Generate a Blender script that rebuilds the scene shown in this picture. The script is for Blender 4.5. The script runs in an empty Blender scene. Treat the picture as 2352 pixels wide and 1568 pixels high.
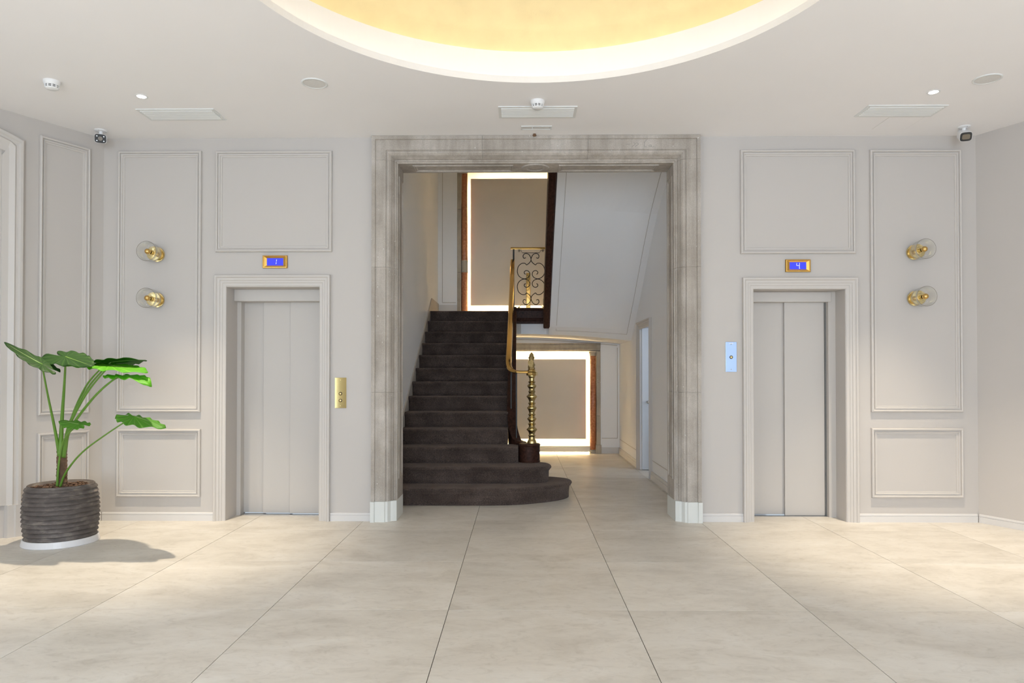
import bpy, bmesh, math, random
from mathutils import Vector, Matrix, noise
random.seed(7)
PI = math.pi
scene = bpy.context.scene
COL = scene.collection

# ------------------------------------------------------------------ camera, world, daylight, exposure
cd = bpy.data.cameras.new('camera'); cam = bpy.data.objects.new('camera', cd); COL.objects.link(cam)
cd.sensor_width = 36.0; cd.lens = 1611.41 / 2352 * 36.0
cd.shift_x = 0.0; cd.shift_y = 55.23 / 2352
cd.clip_start = 0.05; cd.clip_end = 200
cam.location = (0, 0, 1.31277)
cam.rotation_euler = (PI / 2 + 0.01211, 0, 0.01088)
scene.camera = cam

w = bpy.data.worlds.new('sky'); scene.world = w; w.use_nodes = True
bg = w.node_tree.nodes['Background']
bg.inputs[0].default_value = (0.80, 0.90, 1.0, 1); bg.inputs[1].default_value = 0.8

def area_light(name, loc, rot, sx, sy, power, col):
    l = bpy.data.lights.new(name, 'AREA'); l.shape = 'RECTANGLE'; l.size = sx; l.size_y = sy
    l.energy = power; l.color = col
    o = bpy.data.objects.new(name, l); COL.objects.link(o); o.location = loc; o.rotation_euler = rot
    return o
# daylight entering through the windows of the rear wall (behind the camera)
DAY = (0.87, 0.935, 1.0)
for x0, x1, p in ((-5.25, -4.55, 43), (-1.2, 1.4, 330), (2.0, 4.4, 34)):
    area_light('window_and_fill_light', ((x0 + x1) / 2, -4.69, 1.6), (PI / 2, 0, 0), x1 - x0, 2.8, p, (0.72, 0.85, 1.0))
for sx, rz, p in ((-5.305, -PI / 2, 36), (5.315, PI / 2, 21)):  # fill daylight at unseen side windows, added to brighten the ceiling
    for yc in (-2.5, 1.3):
        area_light('window_and_fill_light', (sx, yc, 1.6), (PI / 2, 0, rz), 2.2, 2.8, p, DAY)
# added fill light in the upper stair hall, above the portal; no window there
area_light('stair_hall_fill', (0.1, 6.72, 5.0), (math.radians(70), 0, 0), 2.0, 1.4, 4, DAY)
# daylight inside the side room behind the open passage door
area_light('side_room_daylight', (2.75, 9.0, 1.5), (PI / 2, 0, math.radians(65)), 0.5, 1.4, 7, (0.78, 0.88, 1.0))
scene.cycles.max_bounces = 8; scene.cycles.diffuse_bounces = 5; scene.cycles.glossy_bounces = 3; scene.cycles.transparent_max_bounces = 12; scene.cycles.caustics_reflective = False; scene.cycles.caustics_refractive = False

vs = scene.view_settings
vs.view_transform = 'Standard'; vs.look = 'None'; vs.exposure = 0.06; vs.gamma = 1.0; vs.use_curve_mapping = False

# ------------------------------------------------------------------ materials
def new_mat(name):
    m = bpy.data.materials.new(name); m.use_nodes = True
    return m, m.node_tree, m.node_tree.nodes['Principled BSDF']

def plain(name, col, rough=0.6, metal=0.0, spec=0.5, bump=0, bscale=60, var=0.0, vscale=3.0, coat=0.0):
    m, nt, b = new_mat(name)
    b.inputs['Base Color'].default_value = (*col, 1)
    b.inputs['Roughness'].default_value = rough; b.inputs['Metallic'].default_value = metal
    b.inputs['Specular IOR Level'].default_value = spec
    b.inputs['Coat Weight'].default_value = coat
    tc = nt.nodes.new('ShaderNodeTexCoord')
    if var:
        n = nt.nodes.new('ShaderNodeTexNoise'); n.inputs['Scale'].default_value = vscale; n.inputs['Detail'].default_value = 5 if var > 0.03 else 1
        r = nt.nodes.new('ShaderNodeMix'); r.data_type = 'RGBA'
        r.inputs[6].default_value = (*[c * (1 - var) for c in col], 1); r.inputs[7].default_value = (*[min(1, c * (1 + var)) for c in col], 1)
        nt.links.new(tc.outputs['Object'], n.inputs['Vector']); nt.links.new(n.outputs[0], r.inputs[0]); nt.links.new(r.outputs[2], b.inputs['Base Color'])
    if bump:
        n = nt.nodes.new('ShaderNodeTexNoise'); n.inputs['Scale'].default_value = bscale; n.inputs['Detail'].default_value = 4
        bp = nt.nodes.new('ShaderNodeBump'); bp.inputs['Strength'].default_value = bump; bp.inputs['Distance'].default_value = 0.01
        nt.links.new(tc.outputs['Object'], n.inputs['Vector']); nt.links.new(n.outputs[0], bp.inputs['Height']); nt.links.new(bp.outputs[0], b.inputs['Normal'])
    return m

def emit(name, col, strength):
    m, nt, b = new_mat(name)
    nt.nodes.remove(b); e = nt.nodes.new('ShaderNodeEmission'); e.inputs[0].default_value = (*col, 1); e.inputs[1].default_value = strength
    nt.links.new(e.outputs[0], nt.nodes['Material Output'].inputs[0])
    return m

def ramp(nt, stops):
    r = nt.nodes.new('ShaderNodeValToRGB'); els = r.color_ramp.elements
    while len(els) < len(stops): els.new(0.5)
    for e, (p, c) in zip(els, stops): e.position = p; e.color = (*c, 1)
    return r

def tile_mat():
    m, nt, b = new_mat('porcelain_tile')
    tc = nt.nodes.new('ShaderNodeTexCoord'); oi = nt.nodes.new('ShaderNodeObjectInfo')
    mp = nt.nodes.new('ShaderNodeMapping'); mp.inputs['Scale'].default_value = (1.1, 2.0, 1)
    add = nt.nodes.new('ShaderNodeVectorMath'); add.operation = 'MULTIPLY_ADD'
    cmb = nt.nodes.new('ShaderNodeCombineXYZ')
    nt.links.new(oi.outputs['Random'], cmb.inputs[0]); nt.links.new(oi.outputs['Random'], cmb.inputs[1])
    add.inputs[1].default_value = (37, 91, 0); nt.links.new(cmb.outputs[0], add.inputs[0])
    nt.links.new(tc.outputs['Object'], mp.inputs[0]); nt.links.new(mp.outputs[0], add.inputs[2])
    n1 = nt.nodes.new('ShaderNodeTexNoise'); n1.inputs['Scale'].default_value = 1.6; n1.inputs['Detail'].default_value = 7; n1.inputs['Roughness'].default_value = 0.62; n1.inputs['Distortion'].default_value = 0.7
    n2 = nt.nodes.new('ShaderNodeTexNoise'); n2.inputs['Scale'].default_value = 9; n2.inputs['Detail'].default_value = 8; n2.inputs['Roughness'].default_value = 0.7; n2.inputs['Distortion'].default_value = 1.4
    nt.links.new(add.outputs[0], n1.inputs['Vector']); nt.links.new(add.outputs[0], n2.inputs['Vector'])
    r1 = ramp(nt, [(0.30, (0.565, 0.522, 0.46)), (0.5, (0.675, 0.632, 0.568)), (0.70, (0.735, 0.70, 0.645))])
    r2 = ramp(nt, [(0.30, (0.86, 0.85, 0.83)), (0.48, (1, 1, 1)), (0.75, (1.05, 1.05, 1.05))])
    nt.links.new(n1.outputs[0], r1.inputs[0]); nt.links.new(n2.outputs[0], r2.inputs[0])
    mx = nt.nodes.new('ShaderNodeMix'); mx.data_type = 'RGBA'; mx.blend_type = 'MULTIPLY'; mx.inputs[0].default_value = 1
    nt.links.new(r1.outputs[0], mx.inputs[6]); nt.links.new(r2.outputs[0], mx.inputs[7])
    hv = nt.nodes.new('ShaderNodeHueSaturation'); mr = nt.nodes.new('ShaderNodeMapRange')
    mr.inputs[3].default_value = 0.95; mr.inputs[4].default_value = 1.06
    nt.links.new(oi.outputs['Random'], mr.inputs[0]); nt.links.new(mr.outputs[0], hv.inputs['Value']); nt.links.new(mx.outputs[2], hv.inputs['Color'])
    nt.links.new(hv.outputs[0], b.inputs['Base Color'])
    b.inputs['Roughness'].default_value = 0.42; b.inputs['Specular IOR Level'].default_value = 0.35
    return m

def stone_mat(name, c0, c1, c2, seed=0):
    m, nt, b = new_mat(name)
    tc = nt.nodes.new('ShaderNodeTexCoord')
    n1 = nt.nodes.new('ShaderNodeTexNoise'); n1.inputs['Scale'].default_value = 2.6; n1.inputs['Detail'].default_value = 8; n1.inputs['Roughness'].default_value = 0.65
    n2 = nt.nodes.new('ShaderNodeTexNoise'); n2.inputs['Scale'].default_value = 170; n2.inputs['Detail'].default_value = 3
    mp = nt.nodes.new('ShaderNodeMapping'); mp.inputs['Scale'].default_value = (14, 14, 1.1); mp.inputs['Location'].default_value = (seed, seed, 0)
    n3 = nt.nodes.new('ShaderNodeTexNoise'); n3.inputs['Scale'].default_value = 1.4; n3.inputs['Detail'].default_value = 6
    nt.links.new(tc.outputs['Object'], n1.inputs['Vector']); nt.links.new(tc.outputs['Object'], n2.inputs['Vector'])
    nt.links.new(tc.outputs['Object'], mp.inputs[0]); nt.links.new(mp.outputs[0], n3.inputs['Vector'])
    r1 = ramp(nt, [(0.32, c0), (0.52, c1), (0.7, c2)])
    nt.links.new(n1.outputs[0], r1.inputs[0])
    r2 = ramp(nt, [(0.3, (0.82, 0.82, 0.82)), (0.65, (1.05, 1.05, 1.05))]); nt.links.new(n2.outputs[0], r2.inputs[0])
    r3 = ramp(nt, [(0.32, (0.87, 0.865, 0.85)), (0.55, (1, 1, 1)), (0.72, (1.08, 1.08, 1.08))]); nt.links.new(n3.outputs[0], r3.inputs[0])
    a = nt.nodes.new('ShaderNodeMix'); a.data_type = 'RGBA'; a.blend_type = 'MULTIPLY'; a.inputs[0].default_value = 1
    c = nt.nodes.new('ShaderNodeMix'); c.data_type = 'RGBA'; c.blend_type = 'MULTIPLY'; c.inputs[0].default_value = 1
    nt.links.new(r1.outputs[0], a.inputs[6]); nt.links.new(r2.outputs[0], a.inputs[7]); nt.links.new(a.outputs[2], c.inputs[6]); nt.links.new(r3.outputs[0], c.inputs[7])
    # chips and paint flecks
    vo = nt.nodes.new('ShaderNodeTexNoise'); vo.inputs['Scale'].default_value = 38; vo.inputs['Detail'].default_value = 2
    rv = ramp(nt, [(0.735, (0, 0, 0)), (0.75, (1, 1, 1))]); nt.links.new(tc.outputs['Object'], vo.inputs['Vector']); nt.links.new(vo.outputs[0], rv.inputs[0])
    fm = nt.nodes.new('ShaderNodeMix'); fm.data_type = 'RGBA'; fm.inputs[7].default_value = (0.62, 0.61, 0.58, 1)
    nt.links.new(rv.outputs[0], fm.inputs[0]); nt.links.new(c.outputs[2], fm.inputs[6])
    nt.links.new(fm.outputs[2], b.inputs['Base Color'])
    b.inputs['Roughness'].default_value = 0.8; b.inputs['Specular IOR Level'].default_value = 0.25
    bp = nt.nodes.new('ShaderNodeBump'); bp.inputs['Strength'].default_value = 0.35; bp.inputs['Distance'].default_value = 0.004
    nt.links.new(n2.outputs[0], bp.inputs['Height']); nt.links.new(bp.outputs[0], b.inputs['Normal'])
    return m

def carpet_mat():
    m, nt, b = new_mat('brown_carpet')
    tc = nt.nodes.new('ShaderNodeTexCoord')
    n1 = nt.nodes.new('ShaderNodeTexNoise'); n1.inputs['Scale'].default_value = 5; n1.inputs['Detail'].default_value = 5
    n2 = nt.nodes.new('ShaderNodeTexNoise'); n2.inputs['Scale'].default_value = 110; n2.inputs['Detail'].default_value = 4; n2.inputs['Roughness'].default_value = 0.7
    nt.links.new(tc.outputs['Object'], n1.inputs['Vector']); nt.links.new(tc.outputs['Object'], n2.inputs['Vector'])
    r1 = ramp(nt, [(0.3, (0.056, 0.040, 0.034)), (0.7, (0.104, 0.078, 0.067))]); r2 = ramp(nt, [(0.25, (0.35, 0.35, 0.35)), (0.5, (1, 1, 1)), (0.75, (1.9, 1.9, 1.9))])
    nt.links.new(n1.outputs[0], r1.inputs[0]); nt.links.new(n2.outputs[0], r2.inputs[0])
    mx = nt.nodes.new('ShaderNodeMix'); mx.data_type = 'RGBA'; mx.blend_type = 'MULTIPLY'; mx.inputs[0].default_value = 1
    nt.links.new(r1.outputs[0], mx.inputs[6]); nt.links.new(r2.outputs[0], mx.inputs[7]); nt.links.new(mx.outputs[2], b.inputs['Base Color'])
    b.inputs['Roughness'].default_value = 1.0; b.inputs['Specular IOR Level'].default_value = 0.05
    b.inputs['Sheen Weight'].default_value = 0.35; b.inputs['Sheen Roughness'].default_value = 0.4; b.inputs['Sheen Tint'].default_value = (0.75, 0.6, 0.52, 1)
    bp = nt.nodes.new('ShaderNodeBump'); bp.inputs['Strength'].default_value = 0.9; bp.inputs['Distance'].default_value = 0.008
    nt.links.new(n2.outputs[0], bp.inputs['Height']); nt.links.new(bp.outputs[0], b.inputs['Normal'])
    return m

def wood_mat():
    m, nt, b = new_mat('mahogany')
    tc = nt.nodes.new('ShaderNodeTexCoord'); mp = nt.nodes.new('ShaderNodeMapping'); mp.inputs['Scale'].default_value = (18, 2, 18)
    n = nt.nodes.new('ShaderNodeTexNoise'); n.inputs['Scale'].default_value = 2.2; n.inputs['Detail'].default_value = 6; n.inputs['Distortion'].default_value = 0.5
    nt.links.new(tc.outputs['Object'], mp.inputs[0]); nt.links.new(mp.outputs[0], n.inputs['Vector'])
    r = ramp(nt, [(0.3, (0.020, 0.009, 0.006)), (0.7, (0.062, 0.026, 0.018))]); nt.links.new(n.outputs[0], r.inputs[0]); nt.links.new(r.outputs[0], b.inputs['Base Color'])
    b.inputs['Roughness'].default_value = 0.42; b.inputs['Specular IOR Level'].default_value = 0.10
    return m

def glass_mat(name, tint=(1, 1, 1), ior=1.35, refl=1.0):
    m, nt, b = new_mat(name); nt.nodes.remove(b)
    t = nt.nodes.new('ShaderNodeBsdfTransparent'); t.inputs[0].default_value = (*tint, 1)
    g = nt.nodes.new('ShaderNodeBsdfGlossy'); g.inputs['Roughness'].default_value = 0.02
    fr = nt.nodes.new('ShaderNodeFresnel'); fr.inputs[0].default_value = ior
    ge = nt.nodes.new('ShaderNodeNewGeometry'); im = nt.nodes.new('ShaderNodeMapRange'); im.inputs[3].default_value = ior; im.inputs[4].default_value = 1 / ior
    nt.links.new(ge.outputs['Backfacing'], im.inputs[0]); nt.links.new(im.outputs[0], fr.inputs[0])
    mu = nt.nodes.new('ShaderNodeMath'); mu.operation = 'MULTIPLY'; mu.inputs[1].default_value = refl
    mx = nt.nodes.new('ShaderNodeMixShader'); nt.links.new(fr.outputs[0], mu.inputs[0]); nt.links.new(mu.outputs[0], mx.inputs[0])
    nt.links.new(t.outputs[0], mx.inputs[1]); nt.links.new(g.outputs[0], mx.inputs[2]); nt.links.new(mx.outputs[0], nt.nodes['Material Output'].inputs[0])
    return m

def leaf_mat(name, dark, light, trans):
    m, nt, b = new_mat(name)
    uv = nt.nodes.new('ShaderNodeUVMap'); sp = nt.nodes.new('ShaderNodeSeparateXYZ'); nt.links.new(uv.outputs[0], sp.inputs[0])
    wv = nt.nodes.new('ShaderNodeMath'); wv.operation = 'MULTIPLY'; wv.inputs[1].default_value = 2 * PI * 11
    sn = nt.nodes.new('ShaderNodeMath'); sn.operation = 'COSINE'
    nt.links.new(sp.outputs[0], wv.inputs[0]); nt.links.new(wv.outputs[0], sn.inputs[0])
    r = ramp(nt, [(0.0, dark), (0.88, dark), (0.97, light)])
    mr = nt.nodes.new('ShaderNodeMapRange'); mr.inputs[1].default_value = -1; mr.inputs[2].default_value = 1
    nt.links.new(sn.outputs[0], mr.inputs[0]); nt.links.new(mr.outputs[0], r.inputs[0]); nt.links.new(r.outputs[0], b.inputs['Base Color'])
    b.inputs['Roughness'].default_value = 0.5; b.inputs['Specular IOR Level'].default_value = 0.35
    tr = nt.nodes.new('ShaderNodeBsdfTranslucent'); tr.inputs[0].default_value = (*trans, 1)
    mx = nt.nodes.new('ShaderNodeMixShader'); mx.inputs[0].default_value = 0.4
    nt.links.new(b.outputs[0], mx.inputs[1]); nt.links.new(tr.outputs[0], mx.inputs[2]); nt.links.new(mx.outputs[0], nt.nodes['Material Output'].inputs[0])
    return m

def pot_mat():
    m, nt, b = new_mat('dark_ceramic')
    tc = nt.nodes.new('ShaderNodeTexCoord'); mp = nt.nodes.new('ShaderNodeMapping'); mp.inputs['Scale'].default_value = (4, 4, 9)
    n = nt.nodes.new('ShaderNodeTexNoise'); n.inputs['Scale'].default_value = 2.5; n.inputs['Detail'].default_value = 8; n.inputs['Roughness'].default_value = 0.65
    nt.links.new(tc.outputs['Object'], mp.inputs[0]); nt.links.new(mp.outputs[0], n.inputs['Vector'])
    r = ramp(nt, [(0.3, (0.055, 0.046, 0.042)), (0.52, (0.105, 0.088, 0.08)), (0.72, (0.22, 0.19, 0.165))]); nt.links.new(n.outputs[0], r.inputs[0]); nt.links.new(r.outputs[0], b.inputs['Base Color'])
    b.inputs['Roughness'].default_value = 0.62
    return m

def terracotta_mat():
    m, nt, b = new_mat('red_marble')
    tc = nt.nodes.new('ShaderNodeTexCoord')
    n = nt.nodes.new('ShaderNodeTexNoise'); n.inputs['Scale'].default_value = 30; n.inputs['Detail'].default_value = 8
    nt.links.new(tc.outputs['Object'], n.inputs['Vector'])
    r = ramp(nt, [(0.35, (0.34, 0.12, 0.055)), (0.6, (0.47, 0.19, 0.095)), (0.72, (0.58, 0.33, 0.20))]); nt.links.new(n.outputs[0], r.inputs[0]); nt.links.new(r.outputs[0], b.inputs['Base Color'])
    b.inputs['Roughness'].default_value = 0.35
    return m

def brushed_mat(name, c0, c1, rough):
    m, nt, b = new_mat(name)
    tc = nt.nodes.new('ShaderNodeTexCoord')
    n = nt.nodes.new('ShaderNodeTexNoise'); n.inputs['Scale'].default_value = 12; n.inputs['Detail'].default_value = 3
    nt.links.new(tc.outputs['Object'], n.inputs['Vector'])
    r = ramp(nt, [(0.35, c0), (0.65, c1)]); nt.links.new(n.outputs[0], r.inputs[0]); nt.links.new(r.outputs[0], b.inputs['Base Color'])
    b.inputs['Metallic'].default_value = 1; b.inputs['Roughness'].default_value = rough
    return m

M = {}
M['wall'] = plain('wall_paint', (0.535, 0.504, 0.477), 0.6, spec=0.3, var=0.012)
M['trim'] = plain('trim_paint', (0.57, 0.538, 0.508), 0.45, spec=0.4, var=0.01)
M['ceil'] = plain('ceiling_paint', (0.885, 0.868, 0.868), 0.8, spec=0.2, var=0.01)
M['hallwhite'] = plain('hall_plaster', (0.89, 0.89, 0.90), 0.7, spec=0.2, var=0.02, vscale=1.5)
M['skirt'] = plain('stone_skirting', (0.50, 0.46, 0.41), 0.6, var=0.06, vscale=8)
M['base'] = plain('base_paint', (0.66, 0.64, 0.625), 0.42, spec=0.4, var=0.01)
M['lift'] = plain('lift_paint', (0.54, 0.51, 0.48), 0.42, spec=0.4, var=0.01)
M['tile'] = tile_mat()
M['grout'] = plain('grout', (0.055, 0.04, 0.03), 0.9, var=0.1, vscale=20)
M['stone'] = stone_mat('grey_stone', (0.355, 0.315, 0.272), (0.445, 0.403, 0.358), (0.54, 0.497, 0.452))
M['stone2'] = stone_mat('warm_stone', (0.36, 0.32, 0.26), (0.45, 0.405, 0.335), (0.54, 0.49, 0.41), 3)
M['plinth'] = plain('plinth_paint', (0.70, 0.71, 0.68), 0.5, spec=0.4, var=0.03, vscale=9, bump=0.1, bscale=30)
M['carpet'] = carpet_mat()
M['wood'] = wood_mat()
M['brass'] = plain('polished_brass', (0.72, 0.47, 0.16), 0.14, 1.0, var=0.06, vscale=14)
M['brass_pale'] = plain('pale_brass', (0.74, 0.58, 0.28), 0.16, 1.0, var=0.05, vscale=10)
M['plate_brass'] = plain('mirror_brass', (0.50, 0.39, 0.17), 0.06, 1.0, var=0.12, vscale=25)
M['brass_old'] = plain('aged_brass', (0.50, 0.38, 0.17), 0.26, 1.0, var=0.25, vscale=40)
M['iron'] = plain('black_iron', (0.018, 0.016, 0.015), 0.45, 0.6, var=0.2, vscale=30)
M['panel'] = plain('linen_panel', (0.72, 0.655, 0.575), 0.75, spec=0.2, bump=0.15, bscale=350, var=0.03, vscale=4)
M['nichewhite'] = plain('niche_plaster', (0.80, 0.77, 0.70), 0.7, spec=0.2, var=0.01)
M['terracotta'] = terracotta_mat()
M['glass'] = glass_mat('clear_glass', (0.965, 0.97, 0.965), 1.45, 1.0)
M['pane'] = glass_mat('window_glass', (0.97, 0.985, 0.98))
M['leaf_dark'] = leaf_mat('leaf_dark_green', (0.028, 0.085, 0.016), (0.06, 0.15, 0.028), (0.07, 0.24, 0.015))  # dark green also carries the shaded underside of a leaf
M['leaf_mid'] = leaf_mat('leaf_mid_green', (0.115, 0.30, 0.036), (0.23, 0.44, 0.08), (0.24, 0.66, 0.04))
M['leaf_lit'] = leaf_mat('leaf_lit_green', (0.13, 0.42, 0.022), (0.22, 0.52, 0.05), (0.26, 0.78, 0.03))  # light falling on and through the leaves is put into this green
M['petiole'] = plain('petiole_green', (0.115, 0.245, 0.03), 0.45, var=0.2, vscale=8)
M['rib'] = plain('midrib_green', (0.17, 0.31, 0.06), 0.45, var=0.1, vscale=8)
M['trunk'] = plain('fibrous_trunk', (0.13, 0.075, 0.045), 0.85, bump=0.8, bscale=60, var=0.5, vscale=30)
M['pot'] = pot_mat()
M['chip'] = plain('bark_chip', (0.11, 0.06, 0.035), 0.85, var=0.6, vscale=25, bump=0.4, bscale=80)
M['white'] = plain('white_plastic', (0.80, 0.80, 0.80), 0.35, var=0.01)
M['saucer'] = plain('white_saucer', (0.72, 0.71, 0.72), 0.35, var=0.01)
M['grille'] = plain('white_grille', (0.74, 0.75, 0.74), 0.4, var=0.01)
M['mesh'] = plain('speaker_mesh', (0.80, 0.78, 0.75), 0.7, bump=0.6, bscale=500, var=0.05, vscale=60)
M['backing'] = plain('grille_backing', (0.16, 0.16, 0.155), 0.8, var=0.05)
M['brass_carved'] = plain('carved_brass', (0.42, 0.31, 0.14), 0.42, 1.0, var=0.45, vscale=70, bump=1.0, bscale=90)
M['black'] = plain('black_plastic', (0.016, 0.015, 0.014), 0.5, var=0.1, vscale=30)
M['dark'] = plain('dark_void', (0.02, 0.02, 0.02), 0.9, var=0.1)
M['lens'] = plain('smoked_lens', (0.17, 0.14, 0.10), 0.25, var=0.1, vscale=30)
M['chrome'] = plain('chrome', (0.7, 0.7, 0.7), 0.15, 1.0, var=0.02)
M['steel_blue'] = plain('brushed_steel', (0.40, 0.52, 0.76), 0.32, 1.0, var=0.04, vscale=6)
M['gold_frame'] = plain('gold_frame', (0.70, 0.42, 0.11), 0.22, 1.0, var=0.06, vscale=10)
M['lcd'] = emit('blue_screen', (0.085, 0.10, 0.98), 1.0)
M['digit'] = emit('white_digit', (0.85, 0.9, 1.0), 1.2)
M['dome'] = plain('gold_leaf_dome', (0.80, 0.68, 0.41), 0.6, 0.0, var=0.10, vscale=6, bump=0.1, bscale=120)
M['led'] = emit('cove_led', (1.0, 0.89, 0.72), 5.0)
M['led_dome'] = emit('dome_led', (1.0, 0.90, 0.68), 5.0)
M['led2'] = emit('niche_led', (1.0, 0.75, 0.40), 75)
M['bulb_on'] = emit('downlight_lamp', (1.0, 0.93, 0.78), 40)
M['ir'] = emit('infrared_lamp', (0.9, 0.95, 1.0), 0.9)
M['ink'] = plain('pencil_mark', (0.27, 0.26, 0.245), 0.8, var=0.1)
M['brownplug'] = plain('brown_plug', (0.16, 0.09, 0.05), 0.8, var=0.2, vscale=40)
M['door'] = plain('hall_door_paint', (0.60, 0.63, 0.67), 0.4, var=0.01)

# ------------------------------------------------------------------ builders
OFF = {}
def thing(name, label, cat, loc=(0, 0, 0), group=None, kind=None):
    o = bpy.data.objects.new(name, None); COL.objects.link(o); o.location = loc; o.empty_display_size = 0.1
    o['label'] = label; o['category'] = cat
    if group: o['group'] = group
    if kind: o['kind'] = kind
    OFF[o] = Vector(loc)
    return o

def tag(o, label, cat, group=None, kind=None):
    o['label'] = label; o['category'] = cat
    if group: o['group'] = group
    if kind: o['kind'] = kind
    return o

def mk(name, verts, faces, mat, parent=None, smooth=False, label=None, origin=None, kind=None, uv=None):
    """verts in world space; stored relative to the parent's origin"""
    off = OFF.get(parent) if parent is not None else Vector(origin or (0, 0, 0))
    me = bpy.data.meshes.new(name)
    me.from_pydata([tuple(Vector(v) - off) for v in verts], [], faces); me.validate(); me.update()
    if smooth: me.polygons.foreach_set('use_smooth', [True] * len(me.polygons))
    if uv:
        l = me.uv_layers.new(name='UVMap')
        for lp in me.loops: l.data[lp.index].uv = uv[lp.vertex_index]
    bm = bmesh.new(); bm.from_mesh(me); bmesh.ops.recalc_face_normals(bm, faces=bm.faces); bm.to_mesh(me); bm.free()
    o = bpy.data.objects.new(name, me); COL.objects.link(o); me.materials.append(M[mat])
    if parent is not None: o.parent = parent
    else: o.location = off
    OFF[o] = off.copy()
    if label: o['label'] = label
    if kind: o['kind'] = kind
    return o

class MB:
    def __init__(s): s.v = []; s.f = []
    def add(s, v, f):
        k = len(s.v); s.v += [tuple(x) for x in v]; s.f += [tuple(i + k for i in q) for q in f]; return s
    def box(s, x0, y0, z0, x1, y1, z1):
        return s.add([(x0, y0, z0), (x1, y0, z0), (x1, y1, z0), (x0, y1, z0), (x0, y0, z1), (x1, y0, z1), (x1, y1, z1), (x0, y1, z1)],
                     [(0, 3, 2, 1), (4, 5, 6, 7), (0, 1, 5, 4), (1, 2, 6, 5), (2, 3, 7, 6), (3, 0, 4, 7)])
    def prism(s, poly, z0, z1):
        n = len(poly)
        return s.add([(x, y, z0) for x, y in poly] + [(x, y, z1) for x, y in poly],
                     [tuple(reversed(range(n))), tuple(range(n, 2 * n))] + [(i, (i + 1) % n, n + (i + 1) % n, n + i) for i in range(n)])
    def make(s, name, mat, parent=None, **k): return mk(name, s.v, s.f, mat, parent, **k)

def bev_box(x0, y0, z0, x1, y1, z1, r=0.006, seg=2):
    bm = bmesh.new(); bmesh.ops.create_cube(bm, size=1)
    for v in bm.verts: v.co = Vector(((x0 + x1) / 2 + v.co.x * (x1 - x0), (y0 + y1) / 2 + v.co.y * (y1 - y0), (z0 + z1) / 2 + v.co.z * (z1 - z0)))
    bmesh.ops.bevel(bm, geom=bm.edges[:], offset=r, segments=seg, affect='EDGES', profile=0.6)
    bm.verts.ensure_lookup_table(); bm.faces.ensure_lookup_table()
    v = [tuple(q.co) for q in bm.verts]; f = [tuple(q.index for q in fc.verts) for fc in bm.faces]; bm.free()
    return v, f
def bbox(name, x0, y0, z0, x1, y1, z1, mat, parent=None, r=0.006, **k):
    v, f = bev_box(x0, y0, z0, x1, y1, z1, r); return mk(name, v, f, mat, parent, **k)

def lathe(prof, c, n=48, axis='Z', cap=True, a0=0, a1=2 * PI, d=(0, 0, 1)):
    """prof: (r, h); revolve about axis direction d through c"""
    d = Vector(d).normalized(); t = Vector((1, 0, 0)) if abs(d.x) < 0.9 else Vector((0, 1, 0))
    e1 = d.cross(t).normalized(); e2 = d.cross(e1); c = Vector(c)
    v = []; f = []; m = len(prof); full = abs(a1 - a0 - 2 * PI) < 1e-6; nn = n if full else n + 1
    for i in range(nn):
        a = a0 + (a1 - a0) * i / n
        for r, h in prof: v.append(c + e1 * (r * math.cos(a)) + e2 * (r * math.sin(a)) + d * h)
    for i in range(n):
        j = (i + 1) % nn
        for k in range(m - 1): f.append((i * m + k, j * m + k, j * m + k + 1, i * m + k + 1))
    if cap and full:
        if prof[0][0] > 1e-5: f.append(tuple(i * m for i in range(n)))
        if prof[-1][0] > 1e-5: f.append(tuple(i * m + m - 1 for i in range(n)))
    return v, f

def catmull(pts, n=8):
    P = [Vector(p) for p in pts]; out = []
    for i in range(len(P) - 1):
        a = P[max(0, i - 1)]; b = P[i]; c = P[i + 1]; d = P[min(len(P) - 1, i + 2)]
        for k in range(n):
            t = k / n
            out.append(0.5 * ((2 * b) + (c - a) * t + (2 * a - 5 * b + 4 * c - d) * t * t + (3 * b - a - 3 * c + d) * t ** 3))
    out.append(P[-1]); return out

def tube(pts, rad, n=8, closed=False):
    P = [Vector(p) for p in pts]; m = len(P)
    R = rad if isinstance(rad, (list, tuple)) else [rad] * m
    v = []; f = []; up = None
    for i in range(m):
        t = (P[(i + 1) % m if closed else min(i + 1, m - 1)] - P[(i - 1) % m if closed else max(i - 1, 0)]).normalized()
        if up is None: up = t.orthogonal().normalized()
        up = (up - t * up.dot(t)).normalized(); s = t.cross(up)
        for k in range(n):
            a = 2 * PI * k / n; v.append(P[i] + (up * math.cos(a) + s * math.sin(a)) * R[i])
    for i in range(m if closed else m - 1):
        j = (i + 1) % m
        for k in range(n): f.append((i * n + k, i * n + (k + 1) % n, j * n + (k + 1) % n, j * n + k))
    if not closed: f.append(tuple(range(n))); f.append(tuple((m - 1) * n + k for k in range(n)))
    return v, f

def bar(pts, sect, side=None):
    """sweep a section (list of (s, t)) along pts, keeping the side vector horizontal"""
    P = [Vector(p) for p in pts]; m = len(P); n = len(sect); v = []; f = []
    for i in range(m):
        t = (P[min(i + 1, m - 1)] - P[max(i - 1, 0)]).normalized()
        s = Vector(side) if side else t.cross(Vector((0, 0, 1))).normalized()
        s = (s - t * s.dot(t)).normalized(); u = s.cross(t)
        for a, b in sect: v.append(P[i] + s * a + u * b)
    for i in range(m - 1):
        for k in range(n): f.append((i * n + k, i * n + (k + 1) % n, (i + 1) * n + (k + 1) % n, (i + 1) * n + k))
    f.append(tuple(range(n))); f.append(tuple((m - 1) * n + k for k in range(n)))
    return v, f

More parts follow.
